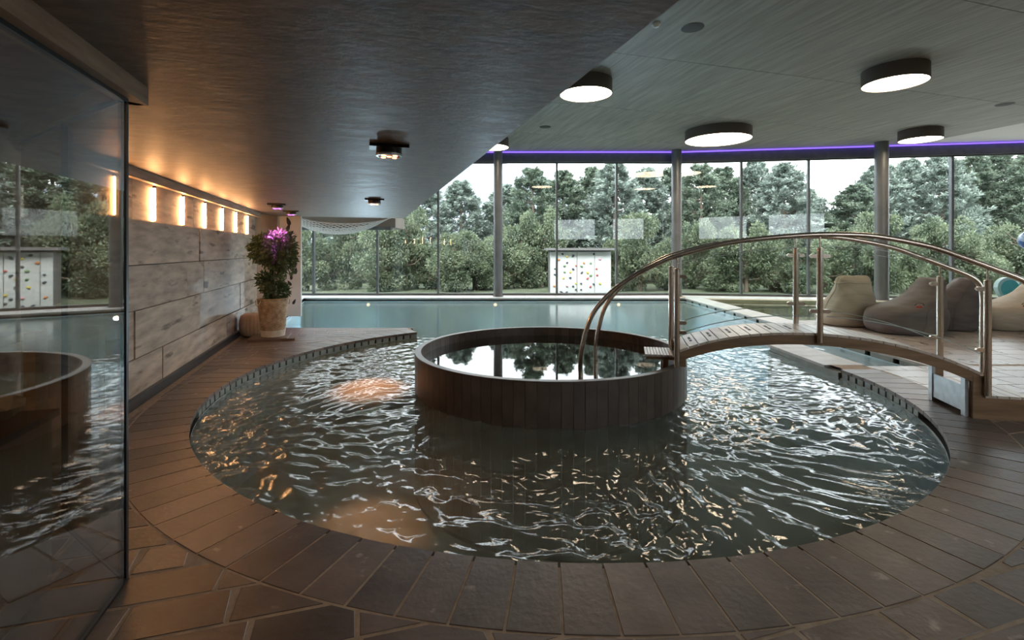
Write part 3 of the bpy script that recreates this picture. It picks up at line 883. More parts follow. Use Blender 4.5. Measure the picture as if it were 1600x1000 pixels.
# handrails
RP_ = [(-.985, -.25), (-.99, .0), (-.985, .13), (-.995, .328), (-.962, .567), (-.865, .863), (-.68, 1.09), (-.443, 1.274), (-.187, 1.415), (0, 1.492), (.393, 1.602), (.75, 1.66), (1.2, 1.698), (1.5, 1.702), (1.82, 1.679), (2.229, 1.589), (2.485, 1.49), (2.72, 1.39), (2.95, 1.285), (3.04, 1.20), (3.07, 1.08), (3.07, .8), (3.07, .05)]
def catmull(P, k=6):
    out = []
    for i in range(len(P) - 1):
        p0 = P[max(i - 1, 0)]; p1 = P[i]; p2 = P[i + 1]; p3 = P[min(i + 2, len(P) - 1)]
        for j in range(k):
            t = j / k
            out.append(tuple(.5 * (2 * p1[d] + (p2[d] - p0[d]) * t + (2 * p0[d] - 5 * p1[d] + 4 * p2[d] - p3[d]) * t * t + (3 * p1[d] - p0[d] - 3 * p2[d] + p3[d]) * t ** 3) for d in (0, 1)))
    out.append(P[-1]); return out
rail = catmull(RP_)
def zrail(s):
    best = min((p for p in rail if p[1] > .9), key=lambda p: abs(p[0] - s)); return best[1]
for w_, out in ((-.05, -1), (.65, 1)):
    hr = MB().tube([B3(s * .88 if (s < 0 and out > 0) else s, w_, z) for s, z in rail], .026, 14).build('handrail', 'steel', bridge)
    smooth_auto(hr, 50)
    for s, zb in ((.0, .325), (1.325, .65), (2.695, .225)):
        zt = zrail(s)
        if s < .5 and out > 0: zb = .42
        po = smooth_auto(MB().lathe([(.029, zb), (.029, zt - .135), (.022, zt - .13)], (*B3(s, w_, 0)[:2], 0), 20).build('post', 'steel', bridge), 40)
        smooth_auto(MB().lathe([(.008, zt - .14), (.008, zt - .015)], (*B3(s, w_, 0)[:2], 0), 10).build('post_rod', 'steel', po), 40)
        base = zd(min(max(s, .02), 2.65))
        hs = [zrail(s) - .21, base + (.22 if s < 2 else .21)]
        if s < .5: hs = [1.28, .70, .80]
        for zc in hs:
            for sg in ((-1, 1) if .5 < s < 2 else ((1,) if s < .5 else (-1,))):
                L = .075
                cp = MB()
                pr = [(0, -.019), (L - .02, -.019), (L - .006, -.013), (L, 0), (L - .006, .013), (L - .02, .019), (0, .019)]
                for dw in (-.013, .013):
                    cp.v += [B3(s + sg * (.018 + p[0]), w_ + dw, zc + p[1]) for p in pr]
                m7 = 7
                fs = [tuple(range(m7)), tuple(range(2 * m7 - 1, m7 - 1, -1))] + [(i, m7 + i, m7 + (i + 1) % m7, (i + 1) % m7) for i in range(m7)]
                if sg < 0: fs = [f[::-1] for f in fs]
                cp.f += fs
                cp.build('glass_clamp', 'steel', po)
    # glass panels following the arch
    for s0, s1 in ((.06, 1.265), (1.385, 2.64)):
        V = []; F = []
        kk = 16
        for k in range(kk + 1):
            s = s0 + (s1 - s0) * k / kk
            zb = zd(s) + .17; zt = zrail(s) - .12
            for dw in (-.005, .005):
                V += [B3(s, w_ + dw, zb), B3(s, w_ + dw, zt)]
        for k in range(kk):
            i = 4 * k
            F += [(i, i + 1, i + 5, i + 4), (i + 2, i + 6, i + 7, i + 3)]
        gp = MB().add(V, F).build('glass_panel', 'rail_glass', bridge)
        eb = MB()
        eb.tube([B3(s0 + (s1 - s0) * k / kk, w_, zd(s0 + (s1 - s0) * k / kk) + .17) for k in range(kk + 1)], .0045, 5)
        eb.build('polished_edge', 'glass_edge', gp)
        eb = MB()
        eb.tube([B3(s0 + (s1 - s0) * k / kk, w_, zrail(s0 + (s1 - s0) * k / kk) - .12) for k in range(kk + 1)], .003, 5)
        eb.build('polished_edge', 'glass_edge', gp)

# ------------------------------------------------------------------ lamps
def ceiling_lamp(x, y, d, label):
    t = thing('ceiling_lamp', (x, y, ZC), label, 'lamp', 'round drum lamps on the high ceiling')
    r = d / 2
    smooth_auto(MB().lathe([(r * .9, ZC), (r, ZC - .005), (r, ZC - .28), (r - .012, ZC - .28), (r - .012, ZC - .265)], (x, y, 0), 64, False).build('drum', 'lamp_drum', t), 40)
    MB().lathe([(r - .012, ZC - .262), (r - .013, ZC - .268)], (x, y, 0), 64).build('diffuser', 'lamp_disc', t)
ceiling_lamp(1.47, 9.82, 1.04, 'round drum lamp partly cut off by the edge of the low ceiling')
ceiling_lamp(5.80, 13.88, 1.76, 'largest round drum lamp, hanging before the bend of the windows')
ceiling_lamp(7.13, 9.18, 1.04, 'round drum lamp nearest the upper right, above the bridge')
ceiling_lamp(11.5, 13.88, 1.02, 'small round drum lamp farthest right, close to the windows')
ceiling_lamp(-.62, 14.9, 1.04, 'round drum lamp almost hidden behind the low ceiling edge')
for x, y, r, lb in ((2.74, 7.48, .165, 'dark round ceiling speaker nearest the low ceiling, beside the smoke detector'), (.91, 13.5, .155, 'dark round ceiling speaker left of the big drum lamp'), (11.4, 11.4, .17, 'dark round ceiling speaker at the right edge')):
    t = thing('ceiling_speaker', (x, y, ZC), lb, 'speaker', 'flush round ceiling speakers')
    smooth_auto(MB().lathe([(r, ZC), (r, ZC - .008), (r - .015, ZC - .012)], (x, y, 0), 40).build('grille', 'speaker', t), 30)
    smooth_auto(MB().lathe([(r + .008, ZC), (r + .008, ZC - .005), (r, ZC - .008)], (x, y, 0), 40, False).build('ring', 'frame_grey', t), 30)
t = thing('smoke_detector', (2.15, 7.35, ZC), 'small white smoke detector on the high ceiling', 'detector')
smooth_auto(MB().lathe([(.06, ZC), (.06, ZC - .02), (.05, ZC - .03)], (2.15, 7.35, 0), 28).build('base', 'white_plastic', t), 30)
smooth_auto(MB().lathe([(.038, ZC - .03), (.04, ZC - .05), (.02, ZC - .062)], (2.15, 7.35, 0), 24).build('sensor_head', 'white_plastic', t), 30)

def spot_fixture(x, y, led, colour, power, label, aim, size=55):
    t = thing('ceiling_spotlight', (x, y, ZL), label, 'spotlight', 'black spotlights on the low ceiling')
    MB().box((x, y, ZL - .012), (.29, .16, .024), WANG).build('mount_plate', 'black_metal', t)
    h = smooth_auto(MB().lathe([(.095, ZL - .024), (.095, ZL - .075), (.085, ZL - .08)], (x, y, 0), 32).build('lamp_head', 'black_metal', t), 40)
    smooth_auto(MB().lathe([(.098, ZL - .066), (.098, ZL - .082), (.082, ZL - .084)], (x, y, 0), 32, False).build('ring', 'lens_ring', h), 40)
    for dx, dy in ((0, 0), (.042, .042), (-.042, .042), (.042, -.042), (-.042, -.042)):
        p = Vector((x, y)) + Vv * dx + U * dy
        MB().lathe([(.019, ZL - .083), (.017, ZL - .088)], (p.x, p.y, 0), 14).build('led', led, h)
    ld = bpy.data.lights.new('spot_beam', 'SPOT'); ld.energy = power; ld.color = colour; ld.spot_size = math.radians(size); ld.spot_blend = 1.0; ld.shadow_soft_size = .05
    lo_ = link('spot_beam', ld, t); lo_.location = (x, y, ZL - .10)
    d = Vector(aim) - Vector((x, y, ZL - .1))
    lo_.rotation_euler = d.to_track_quat('-Z', 'Y').to_euler()
spot_fixture(-.94, 3.77, 'led_warm', (1, .45, .25), 22, 'black ceiling spotlight with five orange lenses nearest the camera', (-.66, 3.35, ZW), 34)
spot_fixture(-2.15, 7.7, 'led_warm', (1, .40, .22), 1300, 'smaller black ceiling spotlight with orange lenses above the far pool rim', (-1.72, 5.95, ZW), 20)
spot_fixture(-4.05, 8.5, 'led_violet', (.66, .10, 1), 480, 'black ceiling spotlight glowing violet right above the potted plant', (-4.12, 8.62, 0), 50)
spot_fixture(-4.48, 10.0, 'led_violet', (.62, .16, 1), 22, 'black ceiling spotlight glowing violet behind the potted plant', (-4.1, 9.7, 0), 60)

# lights washing the recessed top plank
for k in range(-1, 6):
    a_ = .745 + .91 * k
    c = W2(a_, -.022)
    t = thing('wall_light', (c[0], c[1], 1.87), 'warm vertical light bar in the plank recess, %s from the far end' % ('first', 'second', 'third', 'fourth', 'fifth', 'sixth', 'seventh', 'eighth', 'ninth', 'tenth')[5 - k], 'wall light', 'light bars along the top of the plank wall')
    MB().lathe([(.016, 2.253), (.016, 2.235), (.013, 2.23)], (c[0], c[1], 0), 14).build('end_cap', 'black_metal', t)
    MB().lathe([(.008, 1.875), (.011, 1.88), (.011, 2.228), (.008, 2.232)], (c[0], c[1], 0), 12).build('light_tube', 'led_wall', t, True)

# underwater lamps on the far pool wall
for x, y, lb in ((-4.65, 15.97, 'warm underwater lamp at the far pool edge, leftmost'), (-.54, 15.97, 'warm underwater lamp at the far pool edge below the left column'), (3.45, 15.97, 'warm underwater lamp at the far pool edge behind the handrail')):
    t = thing('underwater_lamp', (x, y, -.2), lb, 'lamp', 'underwater lamps of the long pool')
    o = MB(); 
    m4 = Matrix.Rotation(PI / 2, 3, 'X')
    o.lathe([(.075, 0), (.075, .02), (.055, .03)], (0, 0, 0), 24); o.v = [tuple(m4 @ Vector(p) + Vector((x, y, -.21))) for p in o.v]
    o.build('bezel', 'steel', t)
    o = MB(); o.lathe([(.054, .028), (.048, .04)], (0, 0, 0), 24); o.v = [tuple(m4 @ Vector(p) + Vector((x, y, -.21))) for p in o.v]
    o.build('lens', 'pool_lamp', t)
    ld = bpy.data.lights.new('pool_glow', 'SPOT'); ld.energy = 420; ld.color = (.62, .80, 1.0); ld.shadow_soft_size = .04; ld.spot_size = math.radians(150); ld.spot_blend = .6
    lo_ = link('pool_glow', ld, t); lo_.location = (x, y - .06, -.24); lo_.rotation_euler = (math.radians(75), 0, PI)

# ------------------------------------------------------------------ potted plant, board, pouf
bx, by = -4.17, 8.60
t = thing('stone_slab', (bx, by, 0), 'flat dark slab under the wicker basket', 'slab')
MB().bbox((bx - .05, by, .025), (.62, .55, .05), WANG, .006).build('slab', 'stone_brown', t)
MB().bbox((bx + .28, by + .06, .020), (.2, .5, .04), WANG, .006).build('side_piece', 'stone_brown', t)
def woven(z0, z1, r0, r1, rows_, seg=72):
    V = []; F = []; sub = 4
    nr = rows_ * sub
    for i in range(nr + 1):
        t_ = i / nr; z = z0 + (z1 - z0) * t_; rr = r0 + (r1 - r0) * t_
        rowi = min(rows_ - 1, i // sub); ph = PI * (rowi % 2); bul = math.sin(PI * (i % sub) / sub)
        for k in range(seg):
            q = 2 * PI * k / seg
            r_ = rr + .008 * bul * (1 + .9 * math.sin(q * 18 + ph))
            V.append((bx + r_ * math.cos(q), by + r_ * math.sin(q), z))
    for i in range(nr):
        for k in range(seg):
            j = (k + 1) % seg; F.append((i * seg + k, i * seg + j, i * seg + seg + j, i * seg + seg + k))
    return V, F
bk = thing('wicker_basket', (bx, by, .05), 'tall woven wicker basket with rope handles holding the plant', 'basket')
MB().add(*woven(.055, .17, .178, .192, 6)).build('base_band', 'wicker_pale', bk, True)
MB().add(*woven(.17, .70, .192, .238, 24)).build('woven_body', 'wicker', bk, True)
MB().tube([(bx + .243 * math.cos(2 * PI * k / 40), by + .243 * math.sin(2 * PI * k / 40), .705) for k in range(41)], .014, 8).build('rim', 'wicker', bk, True)
MB().lathe([(.17, .052), (.178, .06)], (bx, by, 0), 30).build('bottom', 'wicker', bk)
for sg in (-1, 1):
    d = Vector((-.62, -.78)) * sg if sg > 0 else Vector((.7, .7))
    s_ = Vector((-d.y, d.x))
    pts = []
    for k in range(11):
        u_ = -1 + 2 * k / 10
        p = d * (.253 + .02 * (1 - u_ * u_)) + s_ * .09 * u_
        pts.append((bx + p.x, by + p.y, .69 - .09 * (1 - u_ * u_)))
    MB().tube(pts, .009, 7).build('rope_handle', 'rope', bk, True)

def leaves(N, blobs, L, Wd, seed, droop=.2):
    """ovate folded leaves spread on clumps: (centre, radii) list"""
    r_ = np.random.RandomState(seed)
    w = np.array([b[3] for b in blobs]); w = w / w.sum()
    bi = r_.choice(len(blobs), N, p=w)
    C = np.array([b[0] for b in blobs])[bi]; Rr = np.array([b[1] for b in blobs])[bi]; Rz = np.array([b[2] for b in blobs])[bi]
    d = r_.normal(size=(N, 3)); d /= np.linalg.norm(d, axis=1)[:, None]
    rad = r_.uniform(.45, 1.0, N) ** .6
    c = C + d * np.stack([Rr, Rr, Rz], 1) * rad[:, None]
    dr = d + r_.normal(size=(N, 3)) * .55; dr[:, 2] -= droop
    dr /= np.linalg.norm(dr, axis=1)[:, None]
    sd = np.cross(dr, r_.normal(size=(N, 3))); sd /= np.linalg.norm(sd, axis=1)[:, None]
    Ls = (L * r_.uniform(.7, 1.3, N))[:, None]; Ws = (Wd * r_.uniform(.7, 1.3, N))[:, None]
    V = np.stack([c, c + dr * Ls * .5 + sd * Ws * .5, c + dr * Ls, c + dr * Ls * .5 - sd * Ws * .5], 1).reshape(-1, 3)
    F = np.arange(4 * N).reshape(N, 4)
    return V, F
pt = thing('potted_tree', (bx, by, .6), 'bushy indoor tree with violet lit crown growing from the wicker basket', 'plant')
MB().tube([(bx, by, .55), (bx + .02, by, .9), (bx - .02, by + .01, 1.2), (bx + .02, by, 1.55)], [.03, .026, .022, .015], 9).build('trunk', 'bark', pt, True)
MB().lathe([(.23, .64), (.18, .655), (.01, .67)], (bx, by, 0), 30, False).build('soil', 'soil', pt)
bl = [((bx + .03, by, 1.56), .34, .30, 3.0), ((bx + .12, by, 1.42), .26, .25, 1.2), ((bx - .1, by, 1.62), .28, .22, 1.0), ((bx + .15, by, 1.70), .22, .2, .6), ((bx + .18, by, 1.22), .17, .12, .25), ((bx - .25, by, 1.48), .16, .12, .3)]
V, F = leaves(3000, bl, .085, .034, 5)
o = link('crown', fast_mesh('crown', V, F, 'leaf_pot'), pt); o['kind'] = 'stuff'
bl = [((bx - .02, by - .02, .98), .19, .15, 1), ((bx + .05, by, .83), .20, .14, 1.2), ((bx - .14, by - .03, 1.08), .10, .08, .3)]
V, F = leaves(900, bl, .085, .034, 6)
o = link('lower_shoots', fast_mesh('lower_shoots', V, F, 'leaf_pot'), pt); o['kind'] = 'stuff'
# ribbed pouf
qx, qy = W2(4.35, .275)
t = thing('round_pouf', (qx, qy, 0), 'beige ribbed pouf on the floor between the plank wall and the basket', 'pouf')
V = []; F = []; seg = 96; prof_ = [(.03, .0), (.16, .004), (.215, .04), (.238, .12), (.245, .2), (.238, .29), (.215, .37), (.16, .405), (.03, .41)]
for r_, z in prof_:
    for k in range(seg):
        q = 2 * PI * k / seg; rr = r_ * (1 + .022 * math.cos(q * 24)); V.append((qx + rr * math.cos(q), qy + rr * math.sin(q), z))
for i in range(len(prof_) - 1):
    for k in range(seg):
        j = (k + 1) % seg; F.append((i * seg + k, i * seg + j, i * seg + seg + j, i * seg + seg + k))
F += [tuple(range(seg - 1, -1, -1)), tuple(range((len(prof_) - 1) * seg, len(prof_) * seg))]
MB().add(V, F).build('cushion', 'pouf', t, True)
MB().lathe([(.03, .405), (.028, .418), (.01, .421)], (qx, qy, 0), 16).build('button', 'pouf', t, True)

# ------------------------------------------------------------------ bean bags
def bean_bag(loc, rotz, mat, slices, label, tagpos=None, flap=False):
    """slices: (z, x_front, x_back, half_width) from floor to tip"""
    t = thing('bean_bag', loc, label, 'bean bag', 'bean bags on the right deck')
    rr = random.Random(int(loc[0] * 100))
    zs = np.array([s[0] for s in slices]); N = 26; seg = 36
    ts = np.linspace(0, 1, N); sidx = np.linspace(0, 1, len(slices))
    def cur(j):
        P = [(sidx[i], slices[i][j]) for i in range(len(slices))]
        return np.interp(ts, *zip(*[(p[0], p[1]) for p in catmull(P, 8)]))
    zz, xf, xb, hw = cur(0), cur(1), cur(2), cur(3)
    ca, sa = math.cos(rotz), math.sin(rotz)
    ph = [rr.uniform(0, 6) for _ in range(8)]
    V = []; F = []
    for i in range(N):
        cx_ = (xf[i] + xb[i]) / 2; rx = abs(xb[i] - xf[i]) / 2
        for k in range(seg):
            q = 2 * PI * k / seg; cq, sq = math.cos(q), math.sin(q)
            e_ = .78
            x = cx_ + rx * math.copysign(abs(cq) ** e_, cq); y_ = hw[i] * math.copysign(abs(sq) ** e_, sq)
            wr = 1 + .022 * math.sin(3 * q + 9 * ts[i] + ph[0]) + .018 * math.sin(7 * q - 14 * ts[i] + ph[1]) + .018 * math.sin(27 * ts[i] + 5 * q + ph[2]) * (0.3 + ts[i])
            x = cx_ + (x - cx_) * wr; y_ *= wr
            z = zz[i] + (.012 * math.sin(4 * q + ph[3]) * min(1, ts[i] * 3) if i > 1 else 0)
            V.append((loc[0] + x * ca - y_ * sa, loc[1] + x * sa + y_ * ca, max(0.0, z)))
    for i in range(N - 1):
        for k in range(seg):
            j = (k + 1) % seg; F.append((i * seg + k, i * seg + j, i * seg + seg + j, i * seg + seg + k))
    F += [tuple(range(seg - 1, -1, -1)), tuple(range((N - 1) * seg, N * seg))]
    b = MB().add(V, F).build('cover', mat, t, True)
    sm = b.modifiers.new('smooth', 'SUBSURF'); sm.levels = 1; sm.render_levels = 1
    # seams running over the cover
    for k in (9, 27):
        pts = [Vector(V[i * seg + k]) for i in range(1, N - 1)]
        cc = Vector((loc[0], loc[1], 0))
        MB().tube([p + (p - Vector((loc[0], loc[1], p.z))).normalized() * .001 for p in pts], .006, 5).build('seam', mat, b)
    if flap:
        i0 = 18
        pts = [Vector(V[i0 * seg + k]) for k in range(seg)] + [Vector(V[i0 * seg])]
        mid_ = sum((p for p in pts[:-1]), Vector()) / seg
        MB().tube([mid_ + (p - mid_) * 1.012 for p in pts], .010, 6).build('flap_hem', mat, b)
    if tagpos:
        x, y_, z = tagpos
        p = (loc[0] + x * ca - y_ * sa, loc[1] + x * sa + y_ * ca, z)
        MB().box(p, (.10, .012, .035), rotz).build('red_label', 'red_tag', b)
        MB().tube([(p[0] - .08, p[1], p[2] + .03), (p[0] - .04, p[1] - .015, p[2] + .075), (p[0] + .05, p[1] - .015, p[2] + .07), (p[0] + .09, p[1], p[2] + .03)], .010, 6).build('carry_handle', mat, b, True)
    return t
bean_bag((6.96, 10.28, 0), math.radians(-90), 'bag_beige', [(0, -.50, .42, .42), (.08, -.55, .48, .47), (.25, -.52, .5, .47), (.45, -.38, .5, .44), (.62, -.18, .48, .38), (.78, -.02, .44, .34), (.92, .08, .38, .34), (1.0, .14, .32, .31), (1.03, .18, .28, .24)], 'beige bean bag nearest the bridge, with a folded flap at its top', None, True)
bean_bag((7.44, 9.33, 0), 0, 'bag_brown', [(0, -.56, .54, .40), (.07, -.64, .60, .46), (.25, -.68, .64, .50), (.44, -.60, .66, .48), (.55, -.22, .64, .42), (.68, .08, .62, .36), (.82, .22, .62, .30), (.95, .30, .64, .26), (1.03, .34, .58, .18)], 'grey brown bean bag in side view beside the beige one', (-.12, -.47, .53))
bean_bag((8.62, 9.75, 0), math.radians(-28), 'bag_dark', [(0, -.44, .40, .40), (.07, -.50, .44, .45), (.25, -.52, .46, .46), (.45, -.42, .46, .43), (.62, -.24, .46, .37), (.78, -.08, .46, .32), (.90, .04, .46, .28), (.98, .12, .44, .24), (1.01, .18, .4, .18)], 'dark brown bean bag standing behind the bridge end post')
bean_bag((9.80, 9.75, 0), 0, 'bag_beige', [(0, -.52, .62, .40), (.07, -.62, .70, .46), (.25, -.66, .76, .50), (.42, -.60, .80, .48), (.52, -.18, .84, .42), (.66, .20, .86, .36), (.80, .36, .88, .30), (.92, .52, .88, .26), (.98, .58, .84, .2)], 'beige bean bag at the right edge of the picture', (-.12, -.47, .50))

# turquoise chair and blue ball at the right edge
tc = thing('plastic_chair', (11.2, 10.7, 0), 'turquoise plastic chair with a heart shaped back behind the right beige bean bag', 'chair')
def heart(scale, th, y_):
    V = []
    K_ = 40
    for k in range(K_):
        q = 2 * PI * k / K_
        x = 16 * math.sin(q) ** 3; z = 13 * math.cos(q) - 5 * math.cos(2 * q) - 2 * math.cos(3 * q) - math.cos(4 * q)
        V.append((x / 16 * .46 * scale, z / 16 * .44 * scale))
    P = [(11.2 + x, y_ - th / 2, .62 + z) for x, z in V] + [(11.2 + x, y_ + th / 2, .62 + z) for x, z in V]
    F = [tuple(range(K_)), tuple(range(2 * K_ - 1, K_ - 1, -1))] + [(i, K_ + i, K_ + (i + 1) % K_, (i + 1) % K_) for i in range(K_)]
    return MB().add(P, F)
heart(1.0, .10, 10.95).build('backrest', 'turquoise_pale', tc)
heart(.84, .03, 10.89).build('back_pad', 'turquoise', tc)
MB().bbox((11.2, 10.65, .36), (.62, .55, .10), 0, .03).build('seat', 'turquoise', tc)
for dx in (-.24, .24):
    for dy in (-.2, .22):
        smooth_auto(MB().lathe([(.035, 0), (.045, .31)], (11.2 + dx, 10.65 + dy, 0), 14).build('leg', 'turquoise_pale', tc))
tb_ = thing('beach_ball', (12.95, 12.3, 1.6), 'blue and white ball hanging at the right edge of the picture', 'ball')
bm = bmesh.new(); bmesh.ops.create_uvsphere(bm, u_segments=28, v_segments=18, radius=.24); bmesh.ops.translate(bm, verts=bm.verts, vec=(12.95, 12.3, 1.8))
me = bpy.data.meshes.new('ball'); bm.to_mesh(me); bm.free(); me.materials.append(M['blue_ball'])
for p in me.polygons: p.use_smooth = True
link('ball', me, tb_)
MB().tube([(12.95, 12.3, 2.03), (12.95, 12.3, ZC)], .004, 5).build('string', 'net', tb_)

# ------------------------------------------------------------------ garden
struct(MB().add([(-120, 17.4, -.35), (160, 17.4, -.35), (160, 200, -.35), (-120, 200, -.35)], [(0, 1, 2, 3)]).build('ground_garden', 'grass'), 'lawn outside the windows')
struct(MB().add([(-60, -60, -.36), (60, -60, -.36), (60, 2.0, -.36), (20.6, 2.0, -.36), (-1.5, -4.8, -.36), (-60, -4.8, -.36)], [(0, 1, 2, 3, 4, 5)]).build('ground_forecourt', 'grass'), 'lawn behind the building')
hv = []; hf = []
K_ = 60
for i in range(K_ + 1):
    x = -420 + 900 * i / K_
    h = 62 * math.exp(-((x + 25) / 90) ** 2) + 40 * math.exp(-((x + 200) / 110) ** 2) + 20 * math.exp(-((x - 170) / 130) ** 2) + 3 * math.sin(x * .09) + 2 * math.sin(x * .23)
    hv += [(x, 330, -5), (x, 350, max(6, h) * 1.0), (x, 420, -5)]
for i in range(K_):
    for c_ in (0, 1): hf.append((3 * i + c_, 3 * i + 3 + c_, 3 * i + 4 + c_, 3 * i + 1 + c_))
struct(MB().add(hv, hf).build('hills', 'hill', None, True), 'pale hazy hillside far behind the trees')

cw = thing('climbing_wall', (3.0, 22, -.35), 'white outdoor climbing wall with coloured holds and a flat dark roof', 'climbing wall')
MB().box((3.06, 22.7, .6), (2.7, 1.3, 1.9)).build('body', 'roof_dark', cw)
for k, (x0, x1) in enumerate(((1.70, 2.02), (2.03, 2.90), (2.91, 3.68), (3.69, 4.42))):
    pp = MB().box(((x0 + x1) / 2, 22.02, .56), (x1 - x0 - .012, .05, 1.84)).build('panel', 'climb_panel', cw)
MB().box((3.02, 22.55, 1.60), (3.0, 1.7, .10)).build('roof', 'roof_dark', cw)
cols = ['red', 'yellow', 'green', 'dark', 'orange', 'pink']
HP = [(873, 406, 'orange'), (886, 401, 'yellow'), (895.5, 400, 'dark'), (886, 410.5, 'dark'), (900, 415, 'red'), (895.5, 420.5, 'dark'), (882, 415.5, 'green'), (882, 425, 'green'), (891, 425, 'yellow'), (880.5, 434.5, 'yellow'), (891, 434, 'dark'), (900, 443, 'yellow'), (886, 447, 'pink'), (895.5, 447.5, 'dark'), (900, 452.5, 'dark'), (877, 456, 'dark'), (885.5, 456.5, 'dark'), (912.5, 411, 'orange'), (923, 411, 'green'), (937.5, 405, 'pink'), (908.5, 416, 'green'), (932, 420, 'red'), (909, 426, 'dark'), (918, 426, 'yellow'), (923, 430.5, 'green'), (933, 430, 'red'), (918, 435, 'red'), (937.5, 443, 'yellow'), (908, 443, 'dark'), (927.5, 444, 'dark'), (922.5, 448, 'red'), (908, 452.5, 'dark'), (867, 420, 'dark'), (867, 429, 'dark'), (866, 447, 'orange'), (879, 397, 'dark'), (928, 397, 'dark')]
for k, (hx, hy, c_) in enumerate(HP):
    x = (hx - 800) / 770 * 22.0; z = EYE - (hy - 391) / 770 * 22.0
    r_ = random.Random(k); bm = bmesh.new(); bmesh.ops.create_icosphere(bm, subdivisions=1, radius=1)
    s1, s2 = r_.uniform(.05, .085), r_.uniform(.035, .055)
    bmesh.ops.scale(bm, verts=bm.verts, vec=(s1, .05, s2)); bmesh.ops.rotate(bm, verts=bm.verts, matrix=Matrix.Rotation(r_.uniform(-.8, .8), 3, 'Y'))
    bmesh.ops.translate(bm, verts=bm.verts, vec=(x, 21.985, z))
    me = bpy.data.meshes.new('hold'); bm.to_mesh(me); bm.free(); me.materials.append(M['hold_' + c_])
    link('hold', me, cw)

def conifer_mesh(seed, h, r, N=520, per=75):
    r_ = np.random.RandomState(seed)
    t_ = r_.uniform(.0, 1, N) ** .9
    az = r_.uniform(0, 2 * PI, N)
    rad = r * (1 - t_ ** 1.6) ** .7 * r_.uniform(.45, 1.05, N) + .10
    ax = np.stack([np.cos(az) * .92, np.sin(az) * .92, r_.uniform(-.05, .55, N) + t_ * .5], 1); ax /= np.linalg.norm(ax, axis=1)[:, None]
    L = r_.uniform(.35, .75, N) * (1.1 - .5 * t_)
    base = np.stack([np.cos(az) * rad, np.sin(az) * rad, .15 + t_ * (h - .35)], 1) - ax * L[:, None] * .6
    b = np.repeat(base, per, 0); a = np.repeat(ax, per, 0); LL = np.repeat(L, per)
    n_ = len(b); s = r_.uniform(0, 1, n_)
    side = r_.normal(size=(n_, 3)); side -= a * (side * a).sum(1)[:, None]; side /= np.linalg.norm(side, axis=1)[:, None]
    spread = .30 * LL * (1 - s * .75) * r_.uniform(0, 1, n_) ** .6
    c = b + a * (s * LL)[:, None] + side * spread[:, None]
    d = a * .8 + side * .8 + r_.normal(size=(n_, 3)) * .25; d[:, 2] += .12; d /= np.linalg.norm(d, axis=1)[:, None]
    w = np.cross(d, r_.normal(size=(n_, 3))); w /= np.linalg.norm(w, axis=1)[:, None]
    ln = r_.uniform(.07, .15, n_)[:, None]; wd = r_.uniform(.018, .034, n_)[:, None]
    V = np.stack([c - w * wd, c + w * wd, c + d * ln], 1).reshape(-1, 3)
    return V, np.arange(3 * n_).reshape(n_, 3)

def trunk_mesh(h, name):
    mb = MB().tube([(0, 0, 0), (.04, .02, h * .4), (0, 0, h * .9)], [.11, .08, .02], 7)
    r_ = random.Random(h)
    for k in range(14):
        z = h * r_.uniform(.1, .85); q = r_.uniform(0, 6.28); L = (1 - z / h) * 1.1 + .25
        mb.tube([(0, 0, z), (math.cos(q) * L * .5, math.sin(q) * L * .5, z + .08), (math.cos(q) * L, math.sin(q) * L, z + .3)], [.03, .02, .008], 4)
    me = bpy.data.meshes.new(name); me.from_pydata(mb.v, [], mb.f); me.materials.append(M['bark']); return me

ORD = ['first', 'second', 'third', 'fourth', 'fifth', 'sixth', 'seventh', 'eighth', 'ninth', 'tenth', 'eleventh', 'twelfth', 'thirteenth', 'fourteenth', 'fifteenth', 'sixteenth', 'seventeenth', 'eighteenth', 'nineteenth', 'twentieth', 'twenty-first', 'twenty-second', 'twenty-third', 'twenty-fourth', 'twenty-fifth', 'twenty-sixth', 'twenty-seventh', 'twenty-eighth']
con = []
for k in range(4):
    V, F = conifer_mesh(20 + k, 5.6, 1.45)
    con.append((fast_mesh('foliage', V, F, 'leaf_conifer' if k < 2 else 'leaf_conifer_dark'), trunk_mesh(5.6 + k * .01, 'trunk')))
def plant_tree(name, meshes, x, y, sc_, label, cat, group, rz):
    o = link(name, None); o.location = (x, y, -.36); o.rotation_euler = (0, 0, rz); o.scale = sc_; o.empty_display_size = .2
    tag(o, label, cat, group)
    for nm, me in zip(('foliage', 'trunk'), meshes):
        c_ = bpy.data.objects.new(nm, me); COL.objects.link(c_); c_.parent = o
        if nm == 'foliage': c_['kind'] = 'stuff'
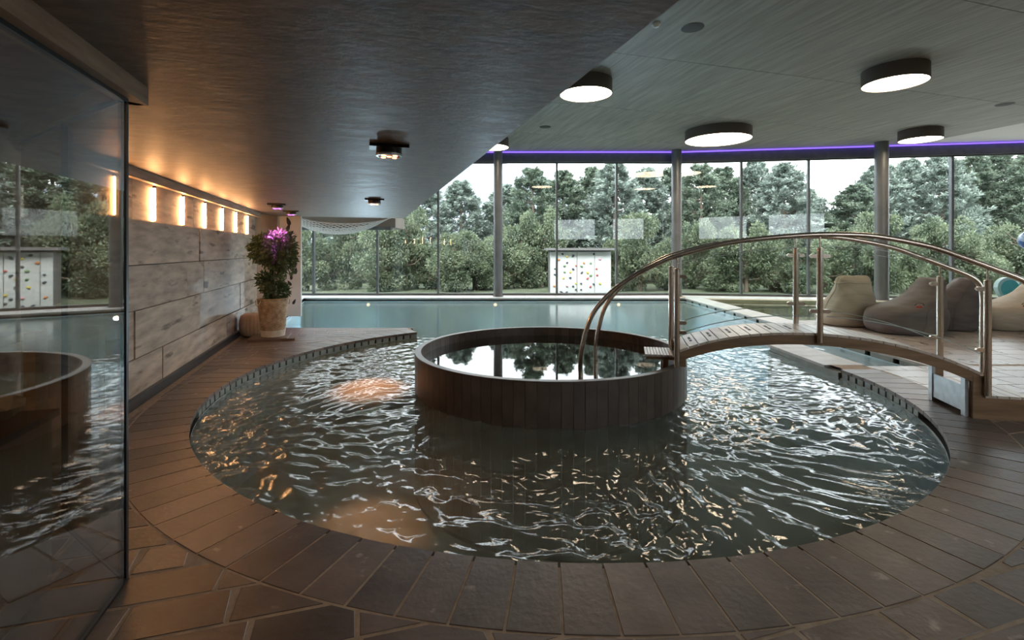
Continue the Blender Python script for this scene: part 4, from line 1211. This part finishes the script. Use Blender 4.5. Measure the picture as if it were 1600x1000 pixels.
# tops follow the outline seen above the hedge: picture column -> picture height of the top
trees = []
spec = [(500, 300), (560, 300), (615, 290), (655, 272), (720, 283), (790, 290), (832, 262), (880, 268), (925, 262), (960, 255), (1010, 262), (1050, 262), (1095, 256), (1130, 262), (1180, 250), (1225, 256), (1262, 300), (1300, 330), (1335, 290), (1375, 256), (1420, 248), (1470, 242), (1520, 240), (1560, 236), (1610, 236), (1680, 240)]
spec.sort()
for k, (hx, hy) in enumerate(spec):
    y = 29.0 + (k % 3) * 1.6 + rnd.uniform(-.4, .4)
    x = (hx - 800) / 770 * y
    top = EYE + (391 - hy) / 770 * y
    s = (top + .5) / 5.6
    w_ = 1.5 + .2 * (k % 2)
    plant_tree('conifer', con[(k * 3 + k // 4) % 4], x, y, (w_, w_, s), 'grey-green conifer outside the windows, %s from the left in the tall row' % ORD[k], 'tree', 'tall conifers behind the windows', rnd.uniform(0, 6))
# bushes in front of the conifers
bush = []
for k in range(3):
    r_ = np.random.RandomState(60 + k)
    bl = [((r_.uniform(-.8, .8), r_.uniform(-.6, .6), r_.uniform(.15, 2.3)), r_.uniform(.3, .55), r_.uniform(.3, .5), 1.0) for _ in range(20)]
    V, F = leaves(9500, bl, .11, .06, 60 + k)
    bush.append((fast_mesh('foliage', V, F, 'leaf_ivy'), trunk_mesh(2.2 + k * .01, 'trunk')))
bsp = [(468, 1.25), (510, .9), (548, 1.4), (592, 1.05), (636, 1.5), (668, .85), (708, 1.0), (742, .7), (782, .9), (815, 1.15), (846, 1.5), (968, .95), (1000, 1.3), (1040, .9), (1085, 1.2), (1128, .85), (1166, 1.15), (1206, .95), (1250, .75), (1290, .9), (1335, 1.05), (1372, 1.3), (1420, .9), (1470, 1.2), (1530, .95), (1590, 1.2), (1650, 1.0)]
for k, (hx, s) in enumerate(bsp):
    y = 22.9 + (k % 3) * .7
    if hx > 1150: y -= 1.2
    if 800 < hx < 1000: y += 1.9
    plant_tree('leafy_bush', bush[k % 3], (hx - 800) / 770 * y, y, (1.05, .9, s * 1.05), 'broad-leaved green bush outside the windows, %s from the left in the front row' % ORD[k], 'bush', 'leafy bushes outside the windows', rnd.uniform(0, 6))
